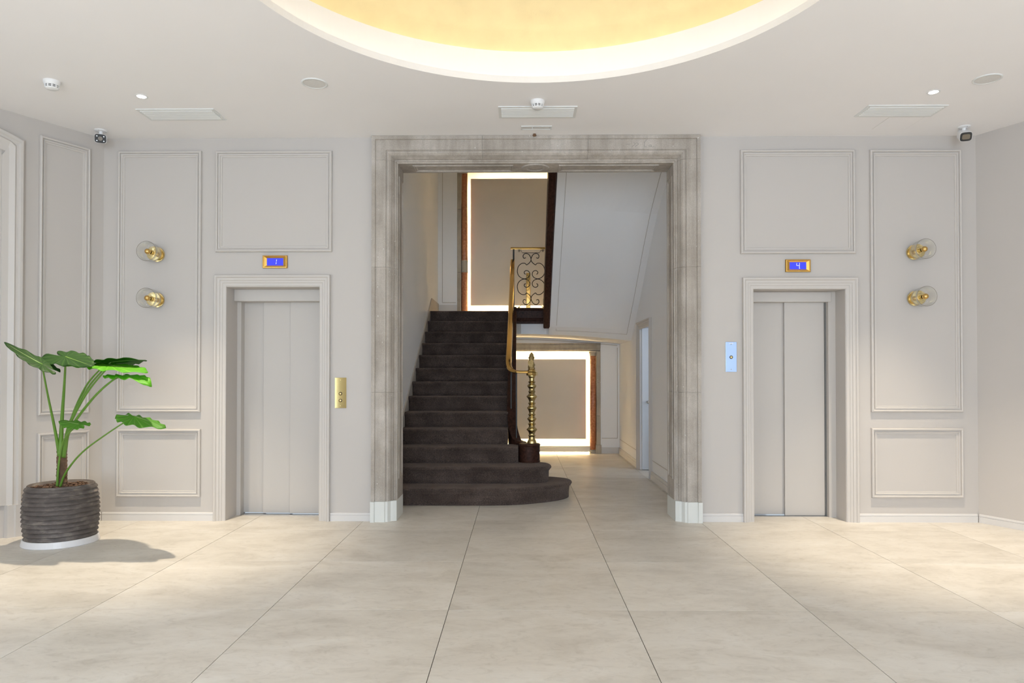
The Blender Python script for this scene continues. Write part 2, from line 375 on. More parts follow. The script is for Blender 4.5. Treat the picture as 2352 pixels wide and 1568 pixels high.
class Plane:
    """a vertical wall face: origin, unit vector along the wall (to the right), normal into the room"""
    def __init__(s, o, u): s.o = Vector((o[0], o[1], 0)); s.u = Vector((u[0], u[1], 0)).normalized(); s.n = Vector((s.u.y, -s.u.x, 0))
    def at(s, u, z, n=0): return s.o + s.u * u + s.n * n + Vector((0, 0, z))
BACK = Plane((0, 6.278), (1, 0))
LEFT = Plane((-3.757, 6.278), (0.4877, 0.8730))
RIGHT = Plane((4.067, 6.278), (0.45, -0.893))

def sweep(pl, path, prof, closed):
    v = []; f = []; m = len(prof); k = len(path)
    for (u, z, mu, mz) in path:
        for a, n in prof: v.append(pl.at(u + a * mu, z + a * mz, n))
    for i in range(k if closed else k - 1):
        j = (i + 1) % k
        for q in range(m - 1): f.append((i * m + q, j * m + q, j * m + q + 1, i * m + q + 1))
        f.append((i * m + m - 1, j * m + m - 1, j * m, i * m))
    if not closed: f.append(tuple(range(m))); f.append(tuple((k - 1) * m + q for q in range(m)))
    return v, f
PANEL = [(0, 0), (0, 0.018), (0.003, 0.026), (0.011, 0.030), (0.019, 0.026), (0.022, 0.012), (0.029, 0.011), (0.031, 0.019), (0.038, 0.018), (0.042, 0.008), (0.053, 0.008), (0.056, 0)]
CASE = [(0, 0), (0, 0.032), (0.005, 0.038), (0.018, 0.038), (0.024, 0.030), (0.027, 0.026), (0.047, 0.025), (0.051, 0.018), (0.068, 0.017), (0.073, 0.011), (0.094, 0.010), (0.100, 0.006), (0.100, 0)]
def rect_path(u0, z0, u1, z1): return [(u0, z0, 1, 1), (u1, z0, -1, 1), (u1, z1, -1, -1), (u0, z1, 1, -1)]
def arch_path(u0, u1, z1): return [(u0, 0, 1, 0), (u0, z1, 1, -1), (u1, z1, -1, -1), (u1, 0, -1, 0)]

def dup(root, delta, label):
    r = root.copy(); COL.objects.link(r); r.location = Vector(root.location) + Vector(delta); r['label'] = label
    OFF[r] = OFF[root] + Vector(delta)
    for ch in list(root.children):
        c = ch.copy(); COL.objects.link(c); c.parent = r
        for g in list(ch.children):
            d = g.copy(); COL.objects.link(d); d.parent = c
    return r

# ------------------------------------------------------------------ room shell
D = 6.278; ZC = 3.439; YB = 6.63
fl = MB().box(-5.6, -4.9, -0.10, 5.6, D + 0.36, -0.005).box(-1.5, D + 0.36, -0.10, 3.0, 12.1, -0.005).make('floor', 'grout')
tag(fl, 'large square beige stone-look tile floor of the lobby', 'floor', kind='structure')
v, f = bev_box(0.0018, 0.0012, -0.005, 0.9982, 0.9988, 0.0, 0.0004, 1)
tile0 = None
for i in range(-6, 7):
    for j in range(-8, 10):
        x = -0.397 + i; y = 2.921 + j
        cx, cy = x + 0.5, y + 0.5
        if y > 12.0 or y < -4.9 or x < -5.5 or x + 1 > 5.7: continue
        if cy > 6.95 and not (-1.95 < cx < 2.15): continue
        if x + 1 < -3.757 - (6.278 - y) * 0.56 - 0.1 or x > 4.067 + (6.278 - y) * 0.51 + 0.1: continue
        if tile0 is None:
            tile0 = mk('tile', v, f, 'tile', fl); tile0.location = (x, y, 0)
        else:
            t = tile0.copy(); COL.objects.link(t); t.parent = fl; t.location = (x, y, 0)

wb = MB()
wb.box(-3.9, D, 0, -2.637, YB, ZC); wb.box(-2.637, D, 2.095, -1.791, YB, ZC); wb.box(-1.791, D, 0, -1.30, YB, ZC)
wb.box(1.587, D, 0, 2.081, YB, ZC); wb.box(2.081, D, 2.069, 2.900, YB, ZC); wb.box(2.900, D, 0, 4.25, YB, ZC)
wall_back = tag(wb.make('wall_back', 'wall'), 'pale greige back wall with the two lifts and stone portal', 'wall', kind='structure')
def wall_seg(name, p0, p1, z0, z1, th, mat, label, cat='wall'):
    p0 = Vector((*p0, 0)); p1 = Vector((*p1, 0)); u = (p1 - p0).normalized(); n = Vector((u.y, -u.x, 0))
    q = [p0, p1, p1 - n * th, p0 - n * th]
    return tag(MB().prism([(a.x, a.y) for a in q], z0, z1).make(name, mat), label, cat, kind='structure')
EL = LEFT.at(-3.2, 0); ER = RIGHT.at(2.8, 0)
wall_left = wall_seg('wall_left', (EL.x, EL.y), (-3.757, 6.278), 0, ZC, 0.2, 'wall', 'angled greige wall with tall moulded panel behind the plant')
wall_right = wall_seg('wall_right', (4.067, 6.278), (ER.x, ER.y), 0, ZC, 0.2, 'wall', 'plain angled greige wall at the right')
def window_wall(name, pl, u0, u1, wins, label):
    m = MB(); cur = u0; z0, z1 = 0.2, 3.0
    def bx(a, b, za, zb): 
        c = [pl.at(a, 0), pl.at(b, 0), pl.at(b, 0, -0.2), pl.at(a, 0, -0.2)]
        m.prism([(q.x, q.y) for q in c], za, zb)
    for a, b in wins:
        bx(cur, a, 0, ZC); bx(a, b, 0, z0); bx(a, b, z1, ZC); cur = b
    bx(cur, u1, 0, ZC)
    return tag(m.make(name, 'wall'), label, 'wall', kind='structure')
NW = [0]
def window(pl, a, b, label):
    NW[0] += 1; z0, z1 = 0.2, 3.0
    wo = thing('window_%d' % NW[0], label, 'window', tuple(pl.at((a + b) / 2, z0, -0.1)), kind='structure')
    m = MB()
    def bx(m, u0, u1, za, zb, n0, n1):
        c = [pl.at(u0, 0, n1), pl.at(u1, 0, n1), pl.at(u1, 0, n0), pl.at(u0, 0, n0)]; m.prism([(q.x, q.y) for q in c], za, zb)
    mid = (a + b) / 2
    for u0, u1, za, zb in ((a, a + .06, z0, z1), (b - .06, b, z0, z1), (a + .06, b - .06, z0, z0 + .06), (a + .06, b - .06, z1 - .06, z1), (mid - .03, mid + .03, z0 + .06, z1 - .06)): bx(m, u0, u1, za, zb, -0.13, -0.07)
    m.make('window_frame', 'white', wo)
    for u0, u1 in ((a + .06, mid - .03), (mid + .03, b - .06)):
        p = MB(); bx(p, u0, u1, z0 + .06, z1 - .06, -0.105, -0.095); p.make('pane', 'pane', wo)
SL = Plane((EL.x, 0), (0, 1)); SR = Plane((ER.x, 0), (0, -1)); RE = Plane((0, -4.7), (-1, 0))
window_wall('wall_side_left', SL, -4.9, EL.y, [(-3.6, -1.4), (0.2, 2.4)], 'lobby wall out of view at far left, with windows added for light')
window_wall('wall_side_right', SR, -ER.y, 4.9, [(-2.4, -0.2), (1.4, 3.6)], 'lobby wall out of view at far right, with windows added for light')
window_wall('wall_rear', RE, -5.5, 5.5, [(-4.4, -2.0), (-1.4, 1.2), (4.55, 5.25)], 'lobby wall with tall windows behind the camera')
window(SL, -3.6, -1.4, 'unseen tall window added for light in the left lobby wall nearer the rear wall'); window(SL, 0.2, 2.4, 'unseen tall window added for light in the left lobby wall nearer the plant')  # side-wall windows are unseen, added to even out the light
window(SR, -2.4, -0.2, 'unseen tall window added for light in the right lobby wall nearer the lifts'); window(SR, 1.4, 3.6, 'unseen tall window added for light in the right lobby wall nearer the rear wall')
window(RE, -4.4, -2.0, 'right-hand window of the rear lobby wall'); window(RE, -1.4, 1.2, 'middle window of the rear lobby wall'); window(RE, 4.55, 5.25, 'narrow left-hand window of the rear lobby wall')

# ceiling with round opening, cove and gilded dome
CX, CY, R1 = 0.12, 3.41, 1.69
N = 128; v = []; f = []
X0, X1, Y0, Y1 = -5.6, 5.6, -4.9, D + 0.2
for i in range(N):
    a = 2 * PI * i / N; c, s = math.cos(a), math.sin(a)
    v.append((CX + R1 * c, CY + R1 * s, ZC))
    tx = ((X1 - CX) if c > 0 else (X0 - CX)) / c if abs(c) > 1e-9 else 1e9
    ty = ((Y1 - CY) if s > 0 else (Y0 - CY)) / s if abs(s) > 1e-9 else 1e9
    t = min(tx, ty); v.append((CX + t * c, CY + t * s, ZC))
corners = [(X1, Y1), (X0, Y1), (X0, Y0), (X1, Y0)]
for i in range(N):
    j = (i + 1) % N; q = [2 * i, 2 * i + 1, 2 * j + 1, 2 * j]
    a, b = v[2 * i + 1], v[2 * j + 1]
    if abs(a[0] - b[0]) > 1e-6 and abs(a[1] - b[1]) > 1e-6:
        for cxy in corners:
            if min(a[0], b[0]) - 1e-6 <= cxy[0] <= max(a[0], b[0]) + 1e-6 and min(a[1], b[1]) - 1e-6 <= cxy[1] <= max(a[1], b[1]) + 1e-6:
                v.append((*cxy, ZC)); q = [2 * i, 2 * i + 1, len(v) - 1, 2 * j + 1, 2 * j]
    f.append(tuple(q))
ceiling = mk('ceiling', v, f, 'ceil'); tag(ceiling, 'flat off-white lobby ceiling with a large round lit recess', 'ceiling', kind='structure')
vv, ff = lathe([(R1, ZC), (R1, ZC + 0.046), (R1 + 0.03, ZC + 0.046), (R1 + 0.03, ZC + 0.016), (R1 + 0.17, ZC + 0.016)], (CX, CY, 0), 128, cap=False); mk('cove_lip', vv, ff, 'ceil', ceiling, smooth=False)
vv, ff = lathe([(R1 + 0.17, ZC + 0.016), (R1 + 0.17, 3.745), (R1 + 0.20, 3.745), (R1 + 0.20, 3.70), (R1 + 0.36, 3.70)], (CX, CY, 0), 128, cap=False); mk('cove_wall', vv, ff, 'ceil', ceiling)
prof = [(R1 + 0.36, 3.70)] + [((R1 + 0.36) * math.cos(t), 3.74 + 0.62 * math.sin(t)) for t in [k * PI / 2 / 14 for k in range(15)]]
vv, ff = lathe(prof, (CX, CY, 0), 96, cap=False); mk('dome', vv, ff, 'dome', ceiling, smooth=True, label='gilded shallow dome')
for r, z, lm in ((R1 + 0.075, ZC + 0.030, 'led'), (R1 + 0.325, 3.775, 'led_dome')):
    vv, ff = tube([(CX + r * math.cos(a), CY + r * math.sin(a), z) for a in [2 * PI * k / 72 for k in range(72)]], 0.009, 4, True)
    mk('led_strip', vv, ff, lm, ceiling, label='warm LED strip hidden in the cove')

# panel mouldings and baseboards
for pl, parent, rects in ((BACK, wall_back, [(-3.618, 0.971, -2.864, 3.321), (-3.616, 0.213, -2.860, 0.819), (-2.735, 2.409, -1.686, 3.318), (1.971, 2.385, 2.989, 3.313), (3.121, 0.975, 3.929, 3.310), (3.120, 0.218, 3.927, 0.833)]),
                          (LEFT, wall_left, [(-0.542, 0.968, -0.128, 3.310), (-0.542, 0.200, -0.122, 0.819)])):
    for r in rects:
        vv, ff = sweep(pl, rect_path(*r), PANEL, True); mk('panel_moulding', vv, ff, 'trim', parent)
def baseboard(name, pl, u0, u1, label):
    prof = [(0, 0), (0, 0.016), (0.050, 0.016), (0.052, 0.011), (0.056, 0.011), (0.058, 0.015), (0.070, 0.013), (0.075, 0.007), (0.075, 0)]
    v = []; f = []; m = len(prof)
    for u in (u0, u1):
        for z, n in prof: v.append(pl.at(u, z, n))
    for q in range(m): f.append((q, (q + 1) % m, m + (q + 1) % m, m + q))
    f.append(tuple(range(m))); f.append(tuple(range(m, 2 * m)))
    return tag(mk(name, v, f, 'base'), label, 'baseboard', kind='structure')
baseboard('baseboard_back_1', BACK, -3.745, -2.742, 'pale baseboard between the left corner and the three-panel lift')
baseboard('baseboard_back_2', BACK, -1.694, -1.335, 'short pale baseboard between the three-panel lift and the portal')
baseboard('baseboard_back_3', BACK, 1.622, 1.986, 'short pale baseboard between the portal and the two-panel lift')
baseboard('baseboard_back_4', BACK, 3.006, 4.052, 'pale baseboard between the two-panel lift and the right corner')
baseboard('baseboard_left', LEFT, -0.664, -0.012, 'short pale baseboard behind the plant pot')
baseboard('baseboard_right', RIGHT, 0.012, 2.8, 'pale baseboard running along the right angled wall')

# arched doorway casing at the extreme left
dr = thing('door_1', 'arched doorway casing cut off by the left edge', 'doorway', tuple(LEFT.at(-1.3, 0)), kind='structure')
def zarch(u): t = (u + 1.35) / 0.68; return 3.34 - 0.115 * t * t
CW = [(0, 0), (0, 0.035), (0.012, 0.048), (0.03, 0.048), (0.04, 0.030), (0.055, 0.028), (0.068, 0.038), (0.080, 0.030), (0.104, 0.016), (0.150, 0.012), (0.152, 0)]
path = [(-0.668, 0.26, -1, 0), (-0.668, 1.5, -1, 0)]
us = [-0.668, -0.76, -0.87, -1.0, -1.15, -1.35, -1.55, -1.7, -1.83, -1.94, -2.032]
for k, u in enumerate(us):
    path.append((u, zarch(u), -1 + 2 * k / 10 if k in (0, 10) else 0.18 * (u + 1.35) / -0.68 * -1 * -1, -1))
path += [(-2.032, 1.5, 1, 0), (-2.032, 0.26, 1, 0)]
vv, ff = sweep(LEFT, path, CW, False); mk('casing', vv, ff, 'trim', dr)
for s in (-1, 1):
    u0 = -1.35 - s * 0.69; pth = [(u0, 0, s, 0), (u0, 0.26, s, 0)]
    vv, ff = sweep(LEFT, pth, [(0, 0), (0, 0.055), (0.06, 0.055), (0.066, 0.045), (0.112, 0.04), (0.118, 0)], False); mk('plinth_block', vv, ff, 'trim', dr)
v = []
top = [(u, zarch(u) - 0.15) for u in (-0.82, -0.95, -1.1, -1.35, -1.6, -1.75, -1.88)]
poly = [(-0.82, 0)] + top + [(-1.88, 0)]
vv = [LEFT.at(u, z, 0.004) for u, z in poly] + [LEFT.at(u, z, -0.01) for u, z in poly]; n = len(poly)
mk('door_leaf', vv, [tuple(range(n)), tuple(range(n, 2 * n))] + [(i, (i + 1) % n, n + (i + 1) % n, n + i) for i in range(n)], 'trim', dr)
vv, ff = sweep(LEFT, rect_path(-1.30, 0.35, -0.90, 2.9), [(a, b * 0.7) for a, b in PANEL], True); mk('panel_moulding', vv, ff, 'trim', dr)

# ------------------------------------------------------------------ stone portal
por = thing('stone_portal', 'weathered grey stone portal framing the staircase', 'portal', (0.14, D, 0))
SP = [(0, -0.02), (0, 0.060), (0.030, 0.060), (0.034, 0.046), (0.040, 0.046), (0.123, 0.046), (0.126, 0.036), (0.131, 0.036), (0.136, 0.042), (0.150, 0.038), (0.165, 0.022), (0.176, -0.002), (0.186, -0.020), (0.190, -0.038), (0.200, -0.040), (0.204, -0.050), (0.215, -0.058), (0.215, -0.352), (0, -0.352)]
XA, XB, ZT = -1.319, 1.606, 3.437
G = 0.0007
def block(path, name='stone_block', mat='stone', prof=SP):
    vv, ff = sweep(BACK, path, prof, False); return mk(name, vv, ff, mat, por)
zj = [0.181, 1.150, 2.265, 3.225]
for s, x in ((1, XA), (-1, XB)):
    for a, b in zip(zj[:-1], zj[1:]): block([(x, a + G, s, 0), (x, b - G, s, 0)])
    xe = -0.333 if s > 0 else 0.610
    block([(x, zj[-1] + G, s, 0), (x, ZT, s, -1), (xe - s * G, ZT, 0, -1)])
    PP = [(0, -0.02), (0, 0.074), (0.034, 0.074), (0.040, 0.060), (0.124, 0.060), (0.132, 0.050), (0.150, 0.046), (0.172, 0.012), (0.190, 0.006), (0.221, -0.012), (0.221, -0.356), (0, -0.356)]
    block([(x - 0.005 * s, 0, s, 0), (x - 0.005 * s, 0.181, s, 0)], 'plinth', 'plinth', PP)['label'] = 'white painted plinth'
block([(-0.333 + G, ZT, 0, -1), (0.610 - G, ZT, 0, -1)])
# recessed panel mouldings on the reveals and on the soffit
RV = [(0, -0.001), (0, 0.007), (0.010, 0.009), (0.014, 0.002), (0.022, 0.007), (0.030, 0.002), (0.034, -0.001)]
class RevealPlane:
    def __init__(s, x, sg): s.x = x; s.s = sg
    def at(s, u, z, n=0): return Vector((s.x + s.s * n, D + u, z))
class SoffitPlane:
    def at(s, u, z, n=0): return Vector((u, D + z, 3.222 - n))
for x, sg in ((XA + 0.215, 1), (XB - 0.215, -1)):
    vv, ff = sweep(RevealPlane(x, sg), rect_path(0.110, 0.36, 0.300, 3.12), RV, True); mk('reveal_panel', vv, ff, 'stone', por)
for u0, u1 in ((-0.98, -0.06), (0.36, 1.27)):
    vv, ff = sweep(SoffitPlane(), rect_path(u0, 0.110, u1, 0.300), RV, True); mk('soffit_panel', vv, ff, 'stone', por)
vv, ff = lathe([(0.072, -0.001), (0.075, 0.007), (0.086, 0.011), (0.100, 0.005), (0.114, 0.009), (0.130, 0.005), (0.132, -0.001)], (0.145, D + 0.205, 3.222), 40, d=(0, 0, -1), cap=False); mk('medallion', vv, ff, 'stone', por, smooth=True)
# faint pencil scribble on the lintel
def scribble(pts):
    vv, ff = tube([Vector((x, D - 0.0466, z)) for x, z in pts], 0.0016, 5); return vv, ff
m = MB()
def S(cx, cz, h): return [(cx + h * 0.35 * math.sin(PI * 1.6 * t) * (1 if t < .5 else 1), cz + h * (0.5 - t)) for t in [k / 8 for k in range(9)]]
for pts in ([(0.945, 3.356), (0.985, 3.358)], S(1.015, 3.352, 0.04), S(1.043, 3.352, 0.04), [(1.135, 3.40), (1.110, 3.375), (1.112, 3.335), (1.130, 3.332)], [(1.165, 3.352), (1.15, 3.348), (1.152, 3.334), (1.17, 3.338), (1.17, 3.352), (1.175, 3.332), (1.195, 3.334)]):
    m.add(*scribble(pts))
m.make('pencil_scribble', 'ink', por, kind='stuff')
bp = MB().add(*bev_box(0.128, D - 0.075, ZT, 0.158, D - 0.055, ZT + 0.022 - 0.021, 0.0004, 1))
tag(mk('brown_plug', *lathe([(0.016, 0), (0.018, 0.006), (0.012, 0.012), (0.014, 0.018)], (0.132, D - 0.085, ZC - 0.018), 9), 'brownplug'), 'tiny brown plug at the ceiling above the portal lintel', 'plug')

# ------------------------------------------------------------------ lifts
def lift_common(name, label, u0, u1, zt, c0, c1, ct):
    t = thing(name, label, 'elevator', ((u0 + u1) / 2, D, 0))
    vv, ff = sweep(BACK, arch_path(c0, c1, ct), CASE, False); mk('casing', vv, ff, 'trim', t)
    return t
la = lift_common('elevator_entrance', 'lift with three grey sliding panels, showing floor 1', -2.637, -1.791, 2.095, -2.738, -1.697, 2.201)
la.location = la.location
m = MB().box(-2.637, 6.52, 0, -2.600, 6.63, 1.99); m.make('jamb', 'lift', la)
bbox('header', -2.6365, 6.44, 1.985, -1.80, 6.60, 2.0945, 'lift', la, 0.004)
for x0, x1, y in ((-2.605, -2.395, 6.600), (-2.41, -2.135, 6.575), (-2.150, -1.792, 6.550)):
    bbox('door_panel', x0, y, 0.012, x1, y + 0.022, 2.01, 'lift', la, 0.003)
MB().box(-2.60, 6.50, 0.0005, -1.80, 6.63, 0.006).make('sill', 'chrome', la)
lb = lift_common('elevator_entrance', 'lift with two grey sliding panels, showing floor 4', 2.081, 2.900, 2.069, 1.985, 3.004, 2.171)
m = MB().box(2.835, 6.470, 0, 2.900, 6.63, 2.069).box(2.081, 6.49, 0, 2.100, 6.63, 2.069); m.make('jamb', 'lift', lb)
bbox('header', 2.083, 6.460, 1.975, 2.86, 6.62, 2.067, 'lift', lb, 0.004)
bbox('door_panel', 2.10, 6.560, 0.012, 2.50, 6.585, 1.99, 'lift', lb, 0.003)
bbox('door_panel', 2.455, 6.530, 0.005, 2.822, 6.555, 1.99, 'lift', lb, 0.003)
MB().box(2.09, 6.50, 0.0005, 2.84, 6.63, 0.004).make('sill', 'chrome', lb)
MB().box(2.822, 6.52, 0.0, 2.835, 6.60, 1.98).make('slot', 'backing', lb)

def indicator(u0, u1, z0, z1, label, digit):
    t = thing('floor_indicator', label, 'display', ((u0 + u1) / 2, D, (z0 + z1) / 2), 'lift floor displays')
    prof = [(0, 0), (0, 0.012), (0.005, 0.019), (0.012, 0.020), (0.018, 0.016), (0.038, 0.008), (0.038, 0)]
    prof2 = [(0, 0), (0, 0.012), (0.004, 0.019), (0.010, 0.020), (0.013, 0.016), (0.024, 0.008), (0.024, 0)]
    path = [(u0, z0), (u1, z0), (u1, z1), (u0, z1)]; sg = [(1, 1), (-1, 1), (-1, -1), (1, -1)]
    v = []; f = []; n = len(prof)
    for (u, z), (a, b) in zip(path, sg):
        for (p, h), (q, _) in zip(prof, prof2): v.append(BACK.at(u + a * p, z + b * q, h))
    for i in range(4):
        j = (i + 1) % 4
        for k in range(n - 1): f.append((i * n + k, j * n + k, j * n + k + 1, i * n + k + 1))
    mk('frame', v, f, 'gold_frame', t)
    MB().box(u0 + 0.037, D - 0.007, z0 + 0.023, u1 - 0.037, D - 0.0005, z1 - 0.023).make('screen', 'lcd', t)
    m = MB(); cu = (u0 + u1) / 2 + digit[0]; cz = (z0 + z1) / 2
    for a, b in digit[1]:
        m.add(*tube([BACK.at(cu + a[0], cz + a[1], 0.0078), BACK.at(cu + b[0], cz + b[1], 0.0078)], 0.0019, 6))
    m.make('digit', 'digit', t)
indicator(-2.310, -2.086, 2.263, 2.378, 'gold-framed blue display above the three-panel lift', (0.008, [((0.000, -0.020), (0.003, -0.003)), ((0.0035, 0.003), (0.0065, 0.022))]))
indicator(2.369, 2.593, 2.221, 2.334, 'gold-framed blue display above the two-panel lift', (0.004, [((-0.014, 0.024), (-0.016, 0.004)), ((-0.016, 0.002), (0.008, 0.002)), ((0.010, 0.026), (0.008, -0.024)), ((0.008, -0.024), (0.014, -0.022))]))

def call_plate(u0, u1, z0, z1, mat, label, buttons, bmat):
    t = thing('call_button_plate', label, 'button plate', ((u0 + u1) / 2, D, (z0 + z1) / 2))
    bbox('plate', u0, D - 0.006, z0, u1, D, z1, mat, t, 0.0015)
    cu = (u0 + u1) / 2
    for z in buttons:
        vv, ff = lathe([(0.015, 0), (0.015, 0.004), (0.012, 0.005)], (cu, D - 0.006, z), 20, d=(0, -1, 0)); ring = mk('button_ring', vv, ff, 'black', t)
        vv, ff = lathe([(0.0115, 0), (0.0115, 0.007), (0.008, 0.010), (0.0, 0.0105)], (cu, D - 0.006, z), 20, d=(0, -1, 0)); mk('button', vv, ff, bmat, t, smooth=True)
    for z in (z0 + 0.022, z1 - 0.022):
        vv, ff = lathe([(0.004, 0), (0.003, 0.002), (0, 0.002)], (cu, D - 0.006, z), 8, d=(0, -1, 0)); mk('screw', vv, ff, bmat, t)
    return t
call_plate(-1.657, -1.553, 1.008, 1.281, 'plate_brass', 'polished brass plate with two call buttons', (1.137, 1.076), 'brass_pale')
cp = call_plate(1.837, 1.934, 1.332, 1.599, 'steel_blue', 'brushed steel plate with one call button', (1.463,), 'brass_pale')
m = MB()
for k in range(6): m.box(1.870 + k * 0.006, D - 0.0068, 1.582 + 0.001 * (k % 2), 1.874 + k * 0.006, D - 0.006, 1.588 + 0.002 * ((k + 1) % 3))
m.make('maker_mark', 'white', cp, label='tiny pale maker mark')

# ------------------------------------------------------------------ sconces
def sconce(x, z, label):
    t = thing('wall_sconce', label, 'wall lamp', (x, D, z), 'glass and brass wall lamps')
    dd = (0, -1, 0)
    vv, ff = lathe([(0.062, 0), (0.066, 0.004), (0.066, 0.016), (0.055, 0.018), (0.055, 0.070), (0.062, 0.072), (0.062, 0.078), (0.0, 0.080)], (x, D, z), 40, d=dd); mk('back_plate', vv, ff, 'brass_pale', t, smooth=False)
    vv, ff = lathe([(0.024, 0.078), (0.024, 0.086), (0.017, 0.088), (0.017, 0.128), (0.020, 0.130), (0.020, 0.136), (0.0, 0.137)], (x, D, z), 24, d=dd); mk('socket', vv, ff, 'brass_pale', t)
    vv, ff = lathe([(0.013, 0.136), (0.013, 0.150), (0.0, 0.151)], (x, D, z), 16, d=dd); mk('bulb_neck', vv, ff, 'black', t)
    pr = [(0.010, 0.150)] + [(0.025 * math.sin(a), 0.174 - 0.025 * math.cos(a)) for a in [0.45 + k * (PI - 0.45) / 10 for k in range(11)]]
    vv, ff = lathe(pr, (x, D, z), 24, d=dd, cap=False); mk('bulb', vv, ff, 'brass', t, smooth=True)
    g = [(0.030, 0.084), (0.055, 0.084), (0.070, 0.088), (0.080, 0.098), (0.084, 0.112), (0.086, 0.150), (0.087, 0.195), (0.0875, 0.197), (0.084, 0.197), (0.083, 0.150), (0.081, 0.113), (0.077, 0.101), (0.068, 0.092), (0.055, 0.088), (0.030, 0.088), (0.030, 0.084)]
    vv, ff = lathe(g, (x, D, z), 48, d=dd, cap=False); gs = mk('glass_shade', vv, ff, 'glass', t, smooth=True)
    vv, ff = tube([(x + 0.0857 * math.cos(a), D - 0.197, z + 0.0857 * math.sin(a)) for a in [2 * PI * k / 48 for k in range(48)]], 0.0012, 6, True); mk('rim', vv, ff, 'lens', gs)
    return t
s0 = sconce(-3.262, 2.388, 'upper glass and brass wall lamp above the plant')
dup(s0, (0.000, 0, -0.410), 'lower glass and brass wall lamp above the plant')
dup(s0, (3.508 + 3.262, 0, 2.395 - 2.388), 'upper glass and brass wall lamp right of the two-panel lift')
dup(s0, (3.514 + 3.262, 0, 1.985 - 2.388), 'lower glass and brass wall lamp right of the two-panel lift')

# ------------------------------------------------------------------ ceiling fittings
def downlight(x, y, label, power, size=62, blend=0.85, tgt=None):
    t = thing('recessed_downlight', label, 'downlight', (x, y, ZC), 'recessed downlights')
    vv, ff = lathe([(0.034, 0.0), (0.046, 0.0), (0.047, -0.003), (0.034, -0.004), (0.032, 0.0)], (x, y, ZC), 32, cap=False); mk('trim_ring', vv, ff, 'white', t)
    vv, ff = lathe([(0.034, -0.001), (0.0, -0.0015)], (x, y, ZC), 24, cap=False); mk('lamp', vv, ff, 'bulb_on', t)
    l = bpy.data.lights.new('spot', 'SPOT'); l.energy = power; l.spot_size = math.radians(size); l.spot_blend = blend; l.shadow_soft_size = 0.035; l.color = (1.0, 0.86, 0.66)
    o = bpy.data.objects.new('spot_light', l); COL.objects.link(o); o.parent = t; o.location = (0, 0, -0.012)
    if tgt: o.rotation_euler = (Vector(tgt) - Vector((x, y, ZC))).to_track_quat('-Z', 'Y').to_euler()
    return t
downlight(-2.895, 5.316, 'lit recessed downlight in front of the left ceiling grille', 400)
downlight(3.120, 5.298, 'lit recessed downlight in front of the right ceiling grille', 400)
for x, y, w_ in ((-2.7, 1.0, 'left of the camera'), (2.9, 1.0, 'right of the camera'), (-2.7, -2.2, 'near the left rear window'), (2.9, -2.2, 'near the right rear window')):  # unseen downlights added so light bounces off the floor onto the ceiling
    downlight(x, y, 'unseen recessed downlight added for bounce light ' + w_, 800)

def smoke(x, y, label):
    t = thing('smoke_detector', label, 'smoke detector', (x, y, ZC), 'white smoke detectors')
    k = 1.0
    vv, ff = lathe([(0.056, 0), (0.056, -0.012), (0.053, -0.022), (0.047, -0.030)], (x, y, ZC), 36, cap=False); mk('base', vv, ff, 'white', t, smooth=True)
    vv, ff = lathe([(0.040, -0.028), (0.040, -0.052)], (x, y, ZC), 24, cap=False); mk('chamber', vv, ff, 'black', t)
    for z in (-0.030, -0.039):
        vv, ff = lathe([(0.047, z), (0.047, z - 0.003), (0.036, z - 0.003), (0.036, z), (0.047, z)], (x, y, ZC), 36, cap=False); mk('vent_ring', vv, ff, 'white', t)
    m = MB()
    for q in range(10):
        a = 2 * PI * q / 10 + 0.31; c, s = math.cos(a), math.sin(a)
        m.add(*bev_box(x + 0.043 * c - 0.004, y + 0.043 * s - 0.004, ZC - 0.050, x + 0.043 * c + 0.004, y + 0.043 * s + 0.004, ZC - 0.028, 0.0008, 1))
    m.make('vent_ribs', 'white', t)
    vv, ff = lathe([(0.045, -0.048), (0.042, -0.054), (0.034, -0.060), (0.0, -0.062)], (x, y, ZC), 32); mk('cap', vv, ff, 'white', t, smooth=True)
    return t
sm = smoke(-3.398, 5.035, 'white smoke detector on the ceiling near the left wall')
dup(sm, (0.140 + 3.398, 5.445 - 5.035, 0), 'white smoke detector overlapping the middle ceiling grille')

def speaker(x, y, label):
    t = thing('ceiling_speaker', label, 'speaker', (x, y, ZC), 'round ceiling speakers')
    vv, ff = lathe([(0.094, 0), (0.094, -0.004), (0.088, -0.007), (0.080, -0.007), (0.078, -0.003)], (x, y, ZC), 48, cap=False); mk('rim', vv, ff, 'grille', t, smooth=True)
    vv, ff = lathe([(0.079, -0.004), (0.04, -0.006), (0, -0.0065)], (x, y, ZC), 48, cap=False); mk('speaker_grille', vv, ff, 'mesh', t, smooth=True)
    return t
sp = speaker(-1.500, 5.090, 'round white ceiling speaker left of the dome')
dup(sp, (3.370 + 1.500, 5.067 - 5.090, 0), 'round white ceiling speaker near the right edge')

